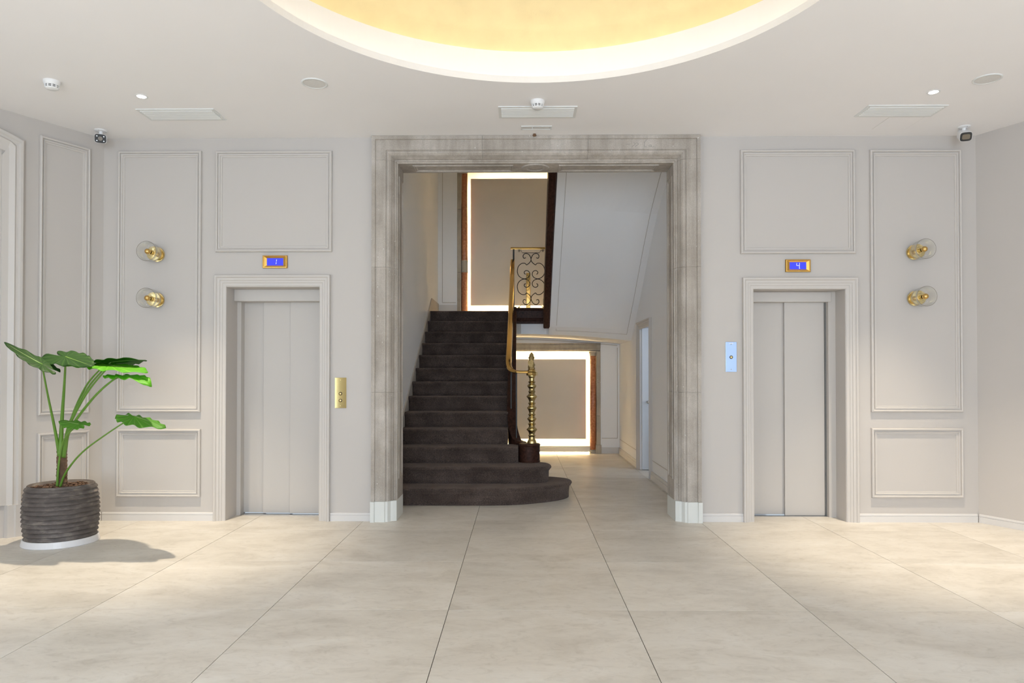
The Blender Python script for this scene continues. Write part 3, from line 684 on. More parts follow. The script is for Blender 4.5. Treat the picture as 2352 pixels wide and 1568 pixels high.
def grille(x0, x1, y0, y1, label, nslat=7, b=0.022):
    t = thing('air_grille', label, 'air vent', ((x0 + x1) / 2, (y0 + y1) / 2, ZC), 'white ceiling air grilles')
    m = MB()
    for a in ((x0, y0, x1, y0 + b), (x0, y1 - b, x1, y1), (x0, y0 + b, x0 + b, y1 - b), (x1 - b, y0 + b, x1, y1 - b)): m.box(a[0], a[1], ZC - 0.007, a[2], a[3], ZC)
    m.make('frame', 'grille', t)
    MB().box(x0 + b, y0 + b, ZC - 0.0015, x1 - b, y1 - b, ZC - 0.0005).make('backing', 'backing', t)
    st = (y1 - y0 - 2 * b) / nslat
    for k in range(nslat):
        y = y0 + b + k * st
        pf = [(0.04, -0.002), (0.10, -0.007), (0.28, -0.012), (0.46, -0.013), (0.64, -0.011), (0.76, -0.005), (0.78, -0.002)]
        mk('slat', [(x, y + p * st, ZC + q) for x in (x0 + b, x1 - b) for p, q in pf],
           [tuple(range(7)), tuple(range(13, 6, -1))] + [(i, (i + 1) % 7, 7 + (i + 1) % 7, 7 + i) for i in range(7)], 'grille', t)
    return t
gc = grille(-0.170, 0.460, 5.546, 5.792, 'white slatted air grille on the ceiling in the middle, behind the smoke detector')
dup(gc, (-2.767 - 0.145, 0.022, 0), 'white slatted air grille behind the left downlight')
dup(gc, (3.075 - 0.145, 0.006, 0), 'white slatted air grille behind the right downlight')
t = thing('emergency_light', 'small recessed rectangular fitting close to the portal lintel', 'ceiling light', (0.145, 6.03, ZC))
m = MB()
for a in ((0.013, 5.989, 0.278, 5.999), (0.013, 6.065, 0.278, 6.075), (0.013, 5.999, 0.025, 6.065), (0.266, 5.999, 0.278, 6.065)): m.box(a[0], a[1], ZC - 0.006, a[2], a[3], ZC)
m.make('frame', 'grille', t)
MB().box(0.024, 5.998, ZC - 0.003, 0.267, 6.066, ZC - 0.0008).make('diffuser', 'mesh', t)
vv, ff = lathe([(0.004, 0), (0.003, 0.003), (0, 0.003)], (0.11, 6.03, ZC - 0.003), 8, d=(0, 0, -1)); mk('status_lamp', vv, ff, 'ir', t)
t = thing('access_hatch', 'flush square access hatch beside the right air grille', 'hatch', (3.205, 5.96, ZC))
bbox('hatch_panel', 3.063, 5.818, ZC - 0.0022, 3.347, 6.100, ZC - 0.0002, 'ceil', t, 0.0004)
MB().box(3.059, 5.814, ZC - 0.0012, 3.351, 6.104, ZC - 0.0001).make('shadow_gap', 'mesh', t)

def cctv(x, y, label, yawd, four):
    t = thing('security_camera', label, 'camera', (x, y, ZC), 'ceiling security cameras')
    vv, ff = lathe([(0.050, 0), (0.050, -0.005), (0.042, -0.010), (0.016, -0.014), (0.014, -0.040), (0, -0.041)], (x, y, ZC), 32); mk('mount', vv, ff, 'white', t, smooth=False)
    for q in range(3):
        a = 2 * PI * q / 3 + 0.6
        vv, ff = lathe([(0.004, 0), (0.0, -0.002)], (x + 0.038 * math.cos(a), y + 0.038 * math.sin(a), ZC - 0.0105), 6, cap=False); mk('screw', vv, ff, 'dark', t)
    # bullet body: rounded-square section swept along the looking direction
    zc = ZC - 0.072; L = 0.13; d = Vector((math.sin(math.radians(yawd)), -math.cos(math.radians(yawd)), -0.30 if four else -0.55)).normalized()
    s = d.cross(Vector((0, 0, 1))).normalized(); u = s.cross(d)
    c0 = Vector((x, y, zc)) - d * 0.06
    def ring(c, w, h):
        return [c + s * (w * abs(math.cos(a)) ** 0.5 * (1 if math.cos(a) > 0 else -1)) + u * (h * abs(math.sin(a)) ** 0.5 * (1 if math.sin(a) > 0 else -1)) for a in [2 * PI * (k + .5) / 28 for k in range(28)]]
    def loft(rs):
        v = [p for r in rs for p in r]; f = [tuple(range(28)), tuple((len(rs) - 1) * 28 + k for k in range(28))]
        for i in range(len(rs) - 1):
            for k in range(28): f.append((i * 28 + k, i * 28 + (k + 1) % 28, (i + 1) * 28 + (k + 1) % 28, (i + 1) * 28 + k))
        return v, f
    W_ = 0.046; H_ = 0.039
    vv, ff = loft([ring(c0, W_ * .6, H_ * .6), ring(c0 + d * 0.02, W_, H_), ring(c0 + d * L, W_, H_), ring(c0 + d * (L + .002), W_ * .97, H_ * .97)]); mk('body', vv, ff, 'white', t, smooth=False)
    e = c0 + d * (L + 0.001)
    vv, ff = loft([ring(e, W_ * .96, H_ * .96), ring(e + d * 0.006, W_ * .93, H_ * .93)]); fp = mk('face_plate', vv, ff, 'black', t)
    e = e + d * 0.0062
    if four:
        for a, b in ((-1, -1), (-1, 1), (1, -1), (1, 1)):
            vv, ff = lathe([(0.0052, 0), (0.004, 0.002), (0, 0.0024)], e + s * (a * 0.026) + u * (b * 0.019), 10, d=d); mk('infrared_lamp', vv, ff, 'ir', fp)
        vv, ff = lathe([(0.017, 0), (0.017, 0.002), (0.011, 0.002), (0.009, -0.0005), (0.0, 0.001)], e, 20, d=d); mk('lens', vv, ff, 'lens', fp)
    else:
        vv, ff = loft([ring(e, W_ * .66, H_ * .55), ring(e + d * 0.002, W_ * .64, H_ * .53)]); mk('lens_window', vv, ff, 'lens', fp)
cctv(-3.655, 6.06, 'black-faced security camera with four small lamps in the left ceiling corner', 28, True)
cctv(3.822, 6.05, 'white security camera with a rectangular lens in the right ceiling corner', -20, False)

# ------------------------------------------------------------------ stair hall shell
XL, XR, YF = -1.36, 1.655, 11.65
HZ = 6.0
whl = tag(MB().box(XL - 0.12, YB, 0, XL, 12.1, HZ).make('wall_hall_left', 'hallwhite'), 'plain plaster wall along the left of the staircase', 'wall', kind='structure')
whr = tag(MB().box(XR, YB, 0, XR + 0.14, 8.90, HZ).box(XR, 9.68, 0, XR + 0.14, 12.1, HZ).box(XR, 8.90, 1.955, XR + 0.14, 9.68, HZ).make('wall_hall_right', 'hallwhite'), 'plaster wall with a door along the right of the passage', 'wall', kind='structure')
m = MB().box(XL, YF, 0, -1.037, 12.1, HZ).box(1.336, YF, 0, XR, 12.1, HZ).box(-1.037, YF, 1.82, 1.336, 12.1, 2.262).box(-1.037, YF, 4.86, 1.336, 12.1, HZ)
whf = tag(m.make('wall_hall_far', 'hallwhite'), 'far stair hall wall with two glowing niches', 'wall', kind='structure')
tag(MB().box(XL - 0.12, 6.50, ZC + 0.01, XR + 0.14, YB - 0.01, HZ).make('wall_hall_front', 'hallwhite'), 'stair hall wall above the stone portal', 'wall', kind='structure')
tag(MB().box(XL - 0.12, 6.50, HZ, XR + 0.14, 12.1, HZ + 0.1).make('ceiling_hall', 'hallwhite'), 'high stair hall ceiling out of view', 'ceiling', kind='structure')
# beads and skirting of the hall
def under0(x): t = max(0, min(1, (x - 0.1) / 1.555)); return 1.885 - 0.105 * t ** 1.6
def strip(name, pts, r, mat, parent):
    vv, ff = tube(pts, r, 6); return mk(name, vv, ff, mat, parent)
strip('bead', [(-1.285, YF, 2.50), (-1.285, YF, 5.2)], 0.006, 'trim', whf); strip('bead', [(-1.285, YF, 2.50), (-1.06, YF, 2.50)], 0.006, 'trim', whf)
strip('bead', [(1.62, YF, 0.25), (1.62, YF, 1.75)], 0.006, 'trim', whf); strip('bead', [(1.36, YF, 0.25), (1.62, YF, 0.25)], 0.006, 'trim', whf); 
for y0, y1 in ((6.70, 8.76), (9.82, 11.6)): strip('bead', [(XR, y0, 0.235), (XR, y1, 0.235)], 0.006, 'trim', whr)
strip('bead', [(x, YF, under0(x)) for x in [-0.1 + 1.72 * k / 16 for k in range(17)]], 0.006, 'trim', whf)
def skirt(name, x0, y0, x1, y1, label, z0=0.0, h=0.10):
    m = MB().box(x0, y0, z0, x1, y1, z0 + h * 0.66)
    cx = 0.3
    m.box(x0 + (0.006 if x1 - x0 < 0.05 else 0), y0 + (0.006 if y1 - y0 < 0.05 else 0), z0 + h * 0.66, x1, y1, z0 + h)
    return tag(m.make(name, 'base'), label, 'baseboard', kind='structure')
skirt('baseboard_hall_right_1', XR - 0.022, 6.63, XR, 8.78, 'passage baseboard between the portal and the side door')
skirt('baseboard_hall_right_2', XR - 0.022, 9.80, XR, YF, 'passage baseboard between the side door and the far wall')
skirt('baseboard_hall_far', 1.336, YF - 0.022, XR - 0.022, YF, 'short baseboard right of the red column', 0, 0.10)
skirt('baseboard_landing_far', XL, YF - 0.022, -1.037, YF, 'landing baseboard left of the upper niche', 2.262, 0.20)
# side door
dr2 = thing('door_2', 'pale passage door standing open in the right wall', 'door', (XR, 9.29, 0), kind='structure')
class SidePlane:
    def at(s, u, z, n=0): return Vector((XR - n, u, z))
vv, ff = sweep(SidePlane(), [(8.80, 0, 1, 0), (8.80, 2.025, 1, -1), (9.78, 2.025, -1, -1), (9.78, 0, -1, 0)], [(a, b) for a, b in CASE], False); mk('casing', vv, ff, 'trim', dr2)
leaf = bbox('door_leaf', XR + 0.02, 9.622, 0.008, XR + 0.74, 9.662, 1.945, 'door', dr2, 0.003)
vv, ff = lathe([(0.020, 0), (0.020, 0.004), (0.008, 0.006), (0.008, 0.03), (0.022, 0.038), (0.024, 0.05), (0.015, 0.062), (0, 0.064)], (XR + 0.098, 9.622, 0.93), 20, d=(0, -1, 0)); mk('knob', vv, ff, 'chrome', leaf, smooth=True)
tag(MB().box(XR + 0.14, 8.6, 0, 3.0, 8.7, 2.4).box(2.9, 8.7, 0, 3.0, 10.0, 2.4).box(XR + 0.14, 9.9, 0, 2.9, 10.0, 2.4).box(XR + 0.14, 8.6, 2.4, 3.0, 10.0, 2.5).make('wall_side_room', 'hallwhite'), 'small room behind the open passage door', 'wall', kind='structure')

# landing
nx = 24
def under(x): t = max(0, min(1, (x - 0.1) / 1.555)); return 1.915 - 0.105 * t ** 1.6
v = []; f = []; xs_ = [XL + (XR - XL) * k / nx for k in range(nx + 1)]
YL = 10.53
for x in xs_:
    y0 = 10.66 if x < -0.1 else YL if x < 0.5 else 10.42
    v += [(x, y0, under(x)), (x, YF, under(x)), (x, YF, 2.260), (x, y0, 2.260)]
for k in range(nx):
    a, b = 4 * k, 4 * k + 4
    for q in range(4): f.append((a + q, a + (q + 1) % 4, b + (q + 1) % 4, b + q))
f += [(0, 1, 2, 3), (4 * nx, 4 * nx + 3, 4 * nx + 2, 4 * nx + 1)]
tag(mk('landing', v, f, 'hallwhite'), 'half landing between the two stair flights', 'landing', kind='structure')

# backlit niches in the far wall
def niche(zl, zh, pz0, pz1, label, top_stone):
    t = thing('backlit_niche_panel', label, 'wall panel', (0.14, YF, zl), 'backlit niche panels')
    m = MB().box(-0.985, 12.02, zl, 1.285, 12.06, zh).box(-1.0, YF + 0.02, zl, -0.975, 12.04, zh).box(1.275, YF + 0.02, zl, 1.30, 12.04, zh).box(-1.0, YF + 0.02, zh, 1.30, 12.06, zh + 0.03).box(-1.0, YF + 0.02, zl - 0.001, 1.30, 12.06, zl + 0.012)
    m.make('recess', 'nichewhite', t)
    bbox('panel', -0.820, YF + 0.06, pz0, 1.105, YF + 0.10, pz1, 'panel', t, 0.004)
    y = YF + 0.135; r = 0.02
    for a in ((-0.80, pz0 + 0.02, -0.785, pz1 - 0.02), (1.07, pz0 + 0.02, 1.085, pz1 - 0.02), (-0.80, pz1 - 0.035, 1.085, pz1 - 0.02), (-0.80, pz0 + 0.02, 1.085, pz0 + 0.035)):
        MB().box(a[0], y, a[1], a[2], y + 0.02, a[3]).make('led_strip', 'led2', t)
    return t
na = niche(2.275, 4.86, 2.46, 4.585, 'upper backlit beige panel above the landing', True)
nb = niche(0.105, 1.690, 0.233, 1.560, 'lower backlit beige panel behind the newel post', True)
MB().box(-0.86, YF - 0.012, 0.028, 1.163, YF + 0.03, 0.098).make('plinth_board', 'nichewhite', nb)
MB().box(-0.86, YF + 0.03, 0.098, 1.163, YF + 0.06, 0.106).make('plinth_ledge', 'nichewhite', nb)
MB().box(-0.86, YF + 0.035, 0.008, 1.163, YF + 0.045, 0.018).make('led_strip', 'led2', nb)
# stone surrounds
ns = thing('niche_surround', 'warm stone surround of the lower glowing niche', 'surround', (0.15, YF, 0))
for x0, x1 in ((1.27, 1.338), (-1.038, -0.97)):
    for z0, z1 in ((0.145, 0.62), (0.623, 1.17), (1.173, 1.69)): bbox('jamb_stone', x0, YF - 0.035, z0, x1, YF + 0.25, z1, 'stone2', ns, 0.006)
    bbox('jamb_base', x0 - 0.012, YF - 0.05, 0, x1 + 0.012, YF + 0.25, 0.143, 'stone2', ns, 0.006)
for x0, x1 in ((-1.038, 0.0295), (0.0301, 1.338)): 
    vv, ff = sweep(Plane((0, YF), (1, 0)), [(x0, 1.825, 0, -1), (x1, 1.825, 0, -1)], [(0, -0.1), (0, 0.05), (0.02, 0.05), (0.028, 0.036), (0.08, 0.034), (0.09, 0.022), (0.115, 0.018), (0.13, 0.0), (0.135, -0.2)], False); mk('lintel_stone', vv, ff, 'stone2', ns)
ns2 = thing('niche_surround', 'grey stone strip left of the upper glowing niche', 'surround', (-1.0, YF, 2.262))
for z0, z1 in ((2.262, 3.0), (3.003, 4.05), (4.053, 4.9)): bbox('jamb_stone', -1.038, YF - 0.035, z0, -0.97, YF + 0.2, z1, 'stone2', ns2, 0.006)

def column(x, z0, z1, label, band=None):
    t = thing('marble_column', label, 'column', (x, YF, z0), 'red marble columns')
    r = 0.051; y = YF + 0.015
    vv, ff = lathe([(r, z0 + 0.06), (r * 1.02, (z0 + z1) / 2), (r * 0.95, z1 - 0.07)], (x, y, 0), 28); mk('shaft', vv, ff, 'terracotta', t, smooth=True)
    vv, ff = lathe([(r * 1.25, z0), (r * 1.25, z0 + 0.025), (r * 1.12, z0 + 0.03), (r * 1.18, z0 + 0.045), (r * 1.02, z0 + 0.062)], (x, y, 0), 28); mk('column_base', vv, ff, 'stone2', t)
    vv, ff = lathe([(r * 0.98, z1 - 0.072), (r * 1.08, z1 - 0.065), (r * 1.0, z1 - 0.055), (r * 1.2, z1 - 0.025), (r * 1.3, z1 - 0.02), (r * 1.3, z1)], (x, y, 0), 28); mk('capital', vv, ff, 'stone2', t)
    if band:
        vv, ff = lathe([(r * 1.15, band[0]), (r * 1.15, band[0] + 0.012), (r * 1.06, band[0] + 0.02), (r * 1.06, band[1] - 0.02), (r * 1.15, band[1] - 0.012), (r * 1.15, band[1])], (x, y, 0), 28); mk('band', vv, ff, 'stone2', t)
column(1.217, 0, 1.685, 'red marble column at the right of the lower niche')
column(-0.918, 2.262, 4.72, 'red marble column with a stone band left of the upper niche', (3.0, 3.2))

# ------------------------------------------------------------------ lower flight
RI, GO, YS = 0.1740, 0.2930, 7.0
st = thing('staircase', 'brown carpeted staircase rising through the stone portal', 'staircase', (-0.75, YS, 0))
def step_mesh(outline, back, z0, z1, parent):
    P = [Vector((x, y, 0)) for x, y in outline]; n = len(P)
    prof = [(0.028, z0), (0.026, z0 + 0.05), (0.022, z1 - 0.062), (0.012, z1 - 0.048), (0.002, z1 - 0.036), (-0.004, z1 - 0.022), (0.002, z1 - 0.008), (0.014, z1 - 0.001), (0.04, z1)]
    v = []; f = []; m = len(prof)
    for i in range(n):
        t = (P[min(i + 1, n - 1)] - P[max(i - 1, 0)]).normalized(); nr = Vector((t.y, -t.x, 0))
        for o, z in prof:
            q = P[i] - nr * o
            w_ = noise.noise(Vector((q.x * 6, q.y * 6, z * 9))) * 0.004
            v.append(Vector((q.x + nr.x * w_, q.y + nr.y * w_, z)))
    for i in range(n - 1):
        for k in range(m - 1): f.append((i * m + k, (i + 1) * m + k, (i + 1) * m + k + 1, i * m + k + 1))
    b = len(v)
    for x, y in back: v.append(Vector((x, y, z1)))
    for x, y in back: v.append(Vector((x, y, z0)))
    nb_ = len(back)
    f.append(tuple(i * m + m - 1 for i in range(n)) + tuple(b + k for k in range(nb_)))
    f.append(tuple(i * m for i in reversed(range(n))) + tuple(b + nb_ + k for k in reversed(range(nb_))))
    ring = [(n - 1) * m + k for k in range(m)]
    f.append(tuple(ring) + (b, b + nb_))
    for k in range(nb_ - 1): f.append((b + k, b + k + 1, b + nb_ + k + 1, b + nb_ + k))
    f.append(tuple(reversed(range(m))) + (b + 2 * nb_ - 1, b + nb_ - 1))
    o = mk('carpeted_step', v, f, 'carpet', parent, smooth=False)
    for p in o.data.polygons:
        if len(p.vertices) == 4: p.use_smooth = True
    return o
xl = -1.342
o1 = [(x, 6.985) for x in [xl + (-0.42 - xl) * k / 12 for k in range(13)]] + [(p.x, p.y) for p in catmull([(-0.42, 6.985, 0), (-0.15, 7.0, 0), (0.06, 7.06, 0), (0.24, 7.15, 0), (0.40, 7.27, 0), (0.51, 7.41, 0), (0.556, 7.56, 0), (0.535, 7.68, 0), (0.46, 7.77, 0), (0.33, 7.84, 0), (0.2, 7.86, 0)], 5)][1:]
step_mesh(o1, [(-0.1, 7.86), (xl, 7.86)], 0.0, RI, st)
o2 = [(x, YS + GO - 0.01) for x in [xl + (0.0 - xl) * k / 12 for k in range(13)]] + [(p.x, p.y) for p in catmull([(0.0, YS + GO - 0.01, 0), (0.14, 7.30, 0), (0.24, 7.335, 0), (0.305, 7.40, 0), (0.335, 7.49, 0), (0.325, 7.60, 0), (0.28, 7.69, 0), (0.19, 7.76, 0)], 5)][1:]
step_mesh(o2, [(-0.1, 7.80), (xl, 7.80)], RI - 0.004, 2 * RI, st)
for k in range(3, 14):
    y = YS + (k - 1) * GO; xr = -0.015 if k == 3 else -0.135
    o = [(xl + (xr - xl) * q / 14, y) for q in range(15)]
    step_mesh(o, [(xr, y + GO + (0.05 if k < 13 else 0.02)), (xl, y + GO + (0.05 if k < 13 else 0.02))], (k - 1) * RI - 0.004, k * RI, st)
# wall skirting following the flight
vv = []
for x in (XL + 0.001, xl - 0.001):
    vv += [(x, 6.98, 0.0), (x, 6.98, 0.20), (x, 8.14, 0.86), (x, 10.75, 2.476), (x, YF, 2.476), (x, YF, 2.262), (x, 10.6, 2.20), (x, 7.6, 0.0)]
mk('wall_skirting', vv, [tuple(range(8)), tuple(range(8, 16))] + [(i, (i + 1) % 8, 8 + (i + 1) % 8, 8 + i) for i in range(8)], 'skirt', st)
# outer string, easing down in a curve to the newel block
sp_ = catmull([(-0.098, 10.56, 0), (-0.098, 9.5, 0), (-0.098, 8.6, 0), (-0.096, 8.32, 0), (-0.088, 8.12, 0), (-0.062, 7.99, 0), (-0.015, 7.905, 0), (0.05, 7.865, 0)], 6)
def ztop(y):
    tab = [(7.86, 0.552), (7.91, 0.575), (7.99, 0.66), (8.12, 0.80), (8.32, 0.975), (8.6, 1.15), (10.56, 2.325)]
    for (a, za), (b, zb) in zip(tab, tab[1:]):
        if y <= b: return za + (zb - za) * max(0, (y - a)) / (b - a)
    return tab[-1][1]
v = []; f = []; n = len(sp_); hw = 0.040
for i, p in enumerate(sp_):
    t = (sp_[min(i + 1, n - 1)] - sp_[max(i - 1, 0)]).normalized(); s = Vector((t.y, -t.x, 0)).normalized()
    zt = ztop(p.y); zb = max(0.30, zt - 0.34)
    sec = [(-hw, zb), (-hw, zt - 0.035), (-hw - 0.010, zt - 0.028), (-hw - 0.012, zt - 0.008), (-hw - 0.004, zt), (hw + 0.004, zt), (hw + 0.012, zt - 0.008), (hw + 0.010, zt - 0.028), (hw, zt - 0.035), (hw, zb)]
    for a, z in sec: v.append(p + s * a + Vector((0, 0, z)))
m_ = 10
for i in range(n - 1):
    for k in range(m_): f.append((i * m_ + k, i * m_ + (k + 1) % m_, (i + 1) * m_ + (k + 1) % m_, (i + 1) * m_ + k))
f += [tuple(range(m_)), tuple((n - 1) * m_ + k for k in range(m_))]
mk('outer_string', v, f, 'wood', st, label='dark polished wooden string')
vv, ff = lathe([(0.118, 0.346), (0.121, 0.352), (0.121, 0.36), (0.117, 0.366), (0.117, 0.520), (0.121, 0.524), (0.124, 0.532), (0.121, 0.543), (0.112, 0.550), (0.0, 0.552)], (0.105, 7.745, 0), 48); mk('newel_block', vv, ff, 'wood', st, smooth=False, label='rounded dark wooden newel block')
for p in st.children[-1].data.polygons: p.use_smooth = len(p.vertices) == 4 and abs(p.normal.z) < 0.3
# plastered spandrel under the string
poly = [(7.95, 0), (10.53, 0), (10.53, 2.0), (10.3, 1.85), (7.95, 0.42)]
vv = [(x, y, z) for x in (-0.13, -0.075) for y, z in poly]
mk('spandrel', vv, [tuple(range(5)), tuple(range(5, 10))] + [(i, (i + 1) % 5, 5 + (i + 1) % 5, 5 + i) for i in range(5)], 'hallwhite', st)

# ------------------------------------------------------------------ brass handrail, newel post and balusters of the lower flight
bal = thing('stair_balustrade', 'polished brass handrail with turned brass newel post', 'handrail', (0.135, 7.735, 0.552))
hp = [(-0.106, 10.50, 3.018), (-0.110, 9.5, 2.424), (-0.116, 8.6, 1.889), (-0.121, 8.2, 1.640), (-0.125, 8.0, 1.500), (-0.122, 7.90, 1.420), (-0.100, 7.82, 1.368), (-0.055, 7.765, 1.343), (0.01, 7.74, 1.335), (0.07, 7.735, 1.334), (0.115, 7.735, 1.334)]
sect = [(-0.033, -0.008), (-0.030, -0.014), (0.030, -0.014), (0.033, -0.008), (0.031, 0.004), (0.022, 0.013), (0.0, 0.017), (-0.022, 0.013), (-0.031, 0.004)]
vv, ff = bar(catmull(hp, 10), sect); mk('handrail', vv, ff, 'brass', bal, smooth=True)
o = bal.children[-1]; o.data.polygons.foreach_set('use_smooth', [False] * len(o.data.polygons))
nwp = [(1035, 35), (1020, 33), (1005, 25), (988, 22), (980, 28), (972, 22), (965, 21), (948, 28), (937, 39), (930, 39), (921, 28), (912, 22), (902, 23), (892, 31), (885, 22), (878, 21), (866, 26), (857, 34), (851, 34), (842, 24), (832, 21), (822, 29), (813, 21), (805, 21), (785, 28), (776, 35), (769, 35), (758, 24), (748, 21), (738, 29), (729, 21), (720, 21), (700, 30), (691, 39), (683, 39), (673, 27), (662, 21), (650, 27), (640, 21), (628, 22), (612, 33), (604, 33), (594, 23), (586, 20), (578, 29), (569, 19), (548, 20), (536, 27), (530, 27)]
def nz(y): return 1.31277 + (158.7 - y / 3.267) * 7.735 / 1611.4
nc = (0.135, 7.735, 0)
vv, ff = lathe([(r * 7.735 / 1611.4 / 3.267, nz(y)) for y, r in nwp], nc, 64); mk('newel_column', vv, ff, 'brass_old', bal, smooth=False, label='turned brass newel column')
vv, ff = lathe([(0.034, nz(531)), (0.058, nz(529)), (0.061, nz(524)), (0.061, nz(508)), (0.058, nz(503)), (0.046, nz(501)), (0.046, nz(487)), (0.040, nz(485)), (0, nz(485))], nc, 8); mk('collar', vv, ff, 'brass', bal)
# finial: small crouching beast upright behind a shield
v = []; f = []; rows = 26; cols = 20; zb, zt_ = nz(486), nz(357)
for i in range(rows + 1):
    t = i / rows
    r = 0.040 * (1 - 0.30 * t) * (1 + 0.10 * math.sin(t * 9)) if t < 0.62 else 0.031 * (1 - 0.9 * ((t - 0.62) / 0.38) ** 2.2) * (1.0 + 0.1 * math.sin(t * 30)) + 0.004
    for k in range(cols):
        a = 2 * PI * k / cols; d = 1 + 0.35 * noise.noise(Vector((math.cos(a) * 2.2, math.sin(a) * 2.2, t * 9)))
        v.append((nc[0] - 0.004 + r * d * math.cos(a) * 0.85, nc[1] + r * d * math.sin(a), zb + (zt_ - zb) * t))
for i in range(rows):
    for k in range(cols): f.append((i * cols + k, i * cols + (k + 1) % cols, (i + 1) * cols + (k + 1) % cols, (i + 1) * cols + k))
f += [tuple(range(cols)), tuple(rows * cols + k for k in range(cols))]
fin = mk('finial', v, f, 'brass_carved', bal, smooth=True, label='carved brass figure finial')
sh = [(-0.030, 0.052), (0.030, 0.052), (0.031, 0.02), (0.02, -0.008), (0, -0.022), (-0.02, -0.008), (-0.031, 0.02)]
cz = zb + 0.045; vv = [(nc[0] - 0.012 + a, nc[1] - 0.046, cz + b) for a, b in sh] + [(nc[0] - 0.012 + a * .9, nc[1] - 0.034, cz + b * .95) for a, b in sh]
mk('shield', vv, [tuple(range(7)), tuple(range(7, 14))] + [(i, (i + 1) % 7, 7 + (i + 1) % 7, 7 + i) for i in range(7)], 'brass_carved', fin)
# iron balusters under the rail
for y in (7.93, 8.25, 8.55, 8.85, 9.15, 9.45, 9.75, 10.05, 10.35):
    x = -0.036 if y < 8 else -0.10
    zr = 1.33 if y < 8 else 3.018 - (10.5 - y) * 0.594 - 0.02
    bbox('baluster', x - 0.008, y - 0.008, ztop(y) - 0.01, x + 0.008, y + 0.008, zr, 'iron', bal, 0.002)

# ------------------------------------------------------------------ landing balustrade
YLB = 10.50; SCL = YLB / 1611.4
def pw(x, y): # ironwork drawing -> metres on the balustrade plane
    return (-0.055 + (x - 762) * 0.00158, YLB, 2.300 + (1345 - y) * 0.00158)
lb_ = thing('landing_balustrade', 'black scrolled iron balustrade with brass rail on the landing', 'balustrade', (0.17, YLB, 2.262))
SX = 905
q1 = [(855, 866), (838, 872), (829, 852), (840, 832), (862, 826), (886, 838), (902, 866), (904, 892), (890, 915), (862, 936)]
q2 = [(862, 936), (846, 920), (815, 922), (785, 950), (775, 1000), (792, 1042), (832, 1066), (872, 1058), (893, 1030), (886, 1000), (862, 988), (842, 1000), (842, 1016), (854, 1024)]
for sx in (1, -1):
    for sy in (1, -1):
        for q in (q1, q2):
            pts = [pw(SX + sx * (x - SX), 1068 + sy * (y - 1068)) for x, y in q]
            vv, ff = tube(catmull(pts, 5), 0.0058, 6); mk('scroll', vv, ff, 'iron', lb_, smooth=True)
for q in ([(785, 800), (812, 800), (822, 820), (985, 820), (995, 800), (1025, 800)], [(785, 1342), (802, 1322), (815, 1315), (992, 1315), (1005, 1322), (1022, 1342)]):
    vv, ff = tube([pw(*p) for p in q], 0.004, 6); mk('bracket', vv, ff, 'iron', lb_)
for x, y in ((792, 800), (1018, 800), (792, 1338), (1018, 1338)):
    c = Vector(pw(x, y)); m = MB()
    for a in range(0, 180, 60): m.add(*tube([c + Vector((math.cos(math.radians(a)), 0, math.sin(math.radians(a)))) * 0.024, c - Vector((math.cos(math.radians(a)), 0, math.sin(math.radians(a)))) * 0.024], 0.003, 5))
    m.make('star_rivet', 'iron', lb_)
bbox('top_rail', -0.138, YLB - 0.025, 3.180, 0.395, YLB + 0.025, 3.212, 'brass', lb_, 0.008)
bbox('post', -0.102, YLB - 0.012, 2.262, -0.078, YLB + 0.012, 3.182, 'iron', lb_, 0.003)
bbox('upright', 0.100, 10.72, 2.262, 0.165, 10.75, 2.86, 'brass', lb_, 0.008, label='flat brass upright behind the scrollwork')
# dark wooden edge beam under it, with the carved pendant
beam = thing('landing_beam', 'dark wooden edge beam of the landing with a carved pendant', 'beam', (0.17, YLB, 2.07))
vv, ff = sweep(Plane((0, YLB), (1, 0)), [(-0.06, 2.30, 0, -1), (0.375, 2.30, 0, -1)], [(0, -0.03), (0, 0.05), (0.012, 0.055), (0.03, 0.05), (0.04, 0.035), (0.15, 0.03), (0.16, 0.042), (0.185, 0.046), (0.20, 0.035), (0.235, 0.03), (0.235, -0.03)], False); mk('beam', vv, ff, 'wood', beam)
vv, ff = lathe([(0.0, 1.99), (0.012, 2.0), (0.02, 2.02), (0.042, 2.05), (0.05, 2.08), (0.045, 2.12), (0.05, 2.15), (0.05, 2.40), (0.044, 2.42), (0, 2.42)], (0.392, YLB - 0.29, 0), 12); mk('pendant', vv, ff, 'wood', beam)

# ------------------------------------------------------------------ upper flight: plastered soffit and dark string
uf = thing('upper_flight', 'white plastered underside of the upper stair flight', 'staircase', (1.05, 10.4, 1.85))
Lt = [(10.42, 1.895), (10.2, 2.0), (8.0, 3.606), (6.75, 4.5)]
Rt = [(10.42, 1.805), (9.657, 2.336), (8.917, 2.900), (8.424, 3.233), (7.905, 3.470), (7.5, 3.62), (6.75, 3.9)]
def interp(tab, y):
    for (a, za), (b, zb) in zip(tab, tab[1:]):
        if y >= b: return za + (zb - za) * (a - y) / (a - b)
    return tab[-1][1]
def soff(x, y):
    t = max(0.0, (x - 0.44) / (XR - 0.44)); zl_, zr_ = interp(Lt, y), interp(Rt, y)
    return zl_ + (zr_ - zl_) * t ** 1.6
ys = [10.42, 10.3, 10.2, 10.0, 9.8, 9.657, 9.4, 9.2, 8.917, 8.7, 8.424, 8.2, 8.0, 7.905, 7.7, 7.5, 7.2, 6.75]; xs2 = [0.432 + (XR - 0.432) * k / 14 for k in range(15)]
v = []; f = []
for dz in (0, 0.28):
    for y in ys:
        for x in xs2: v.append((x, y, soff(x, y) + dz))
ny, nxx = len(ys), len(xs2); K = ny * nxx
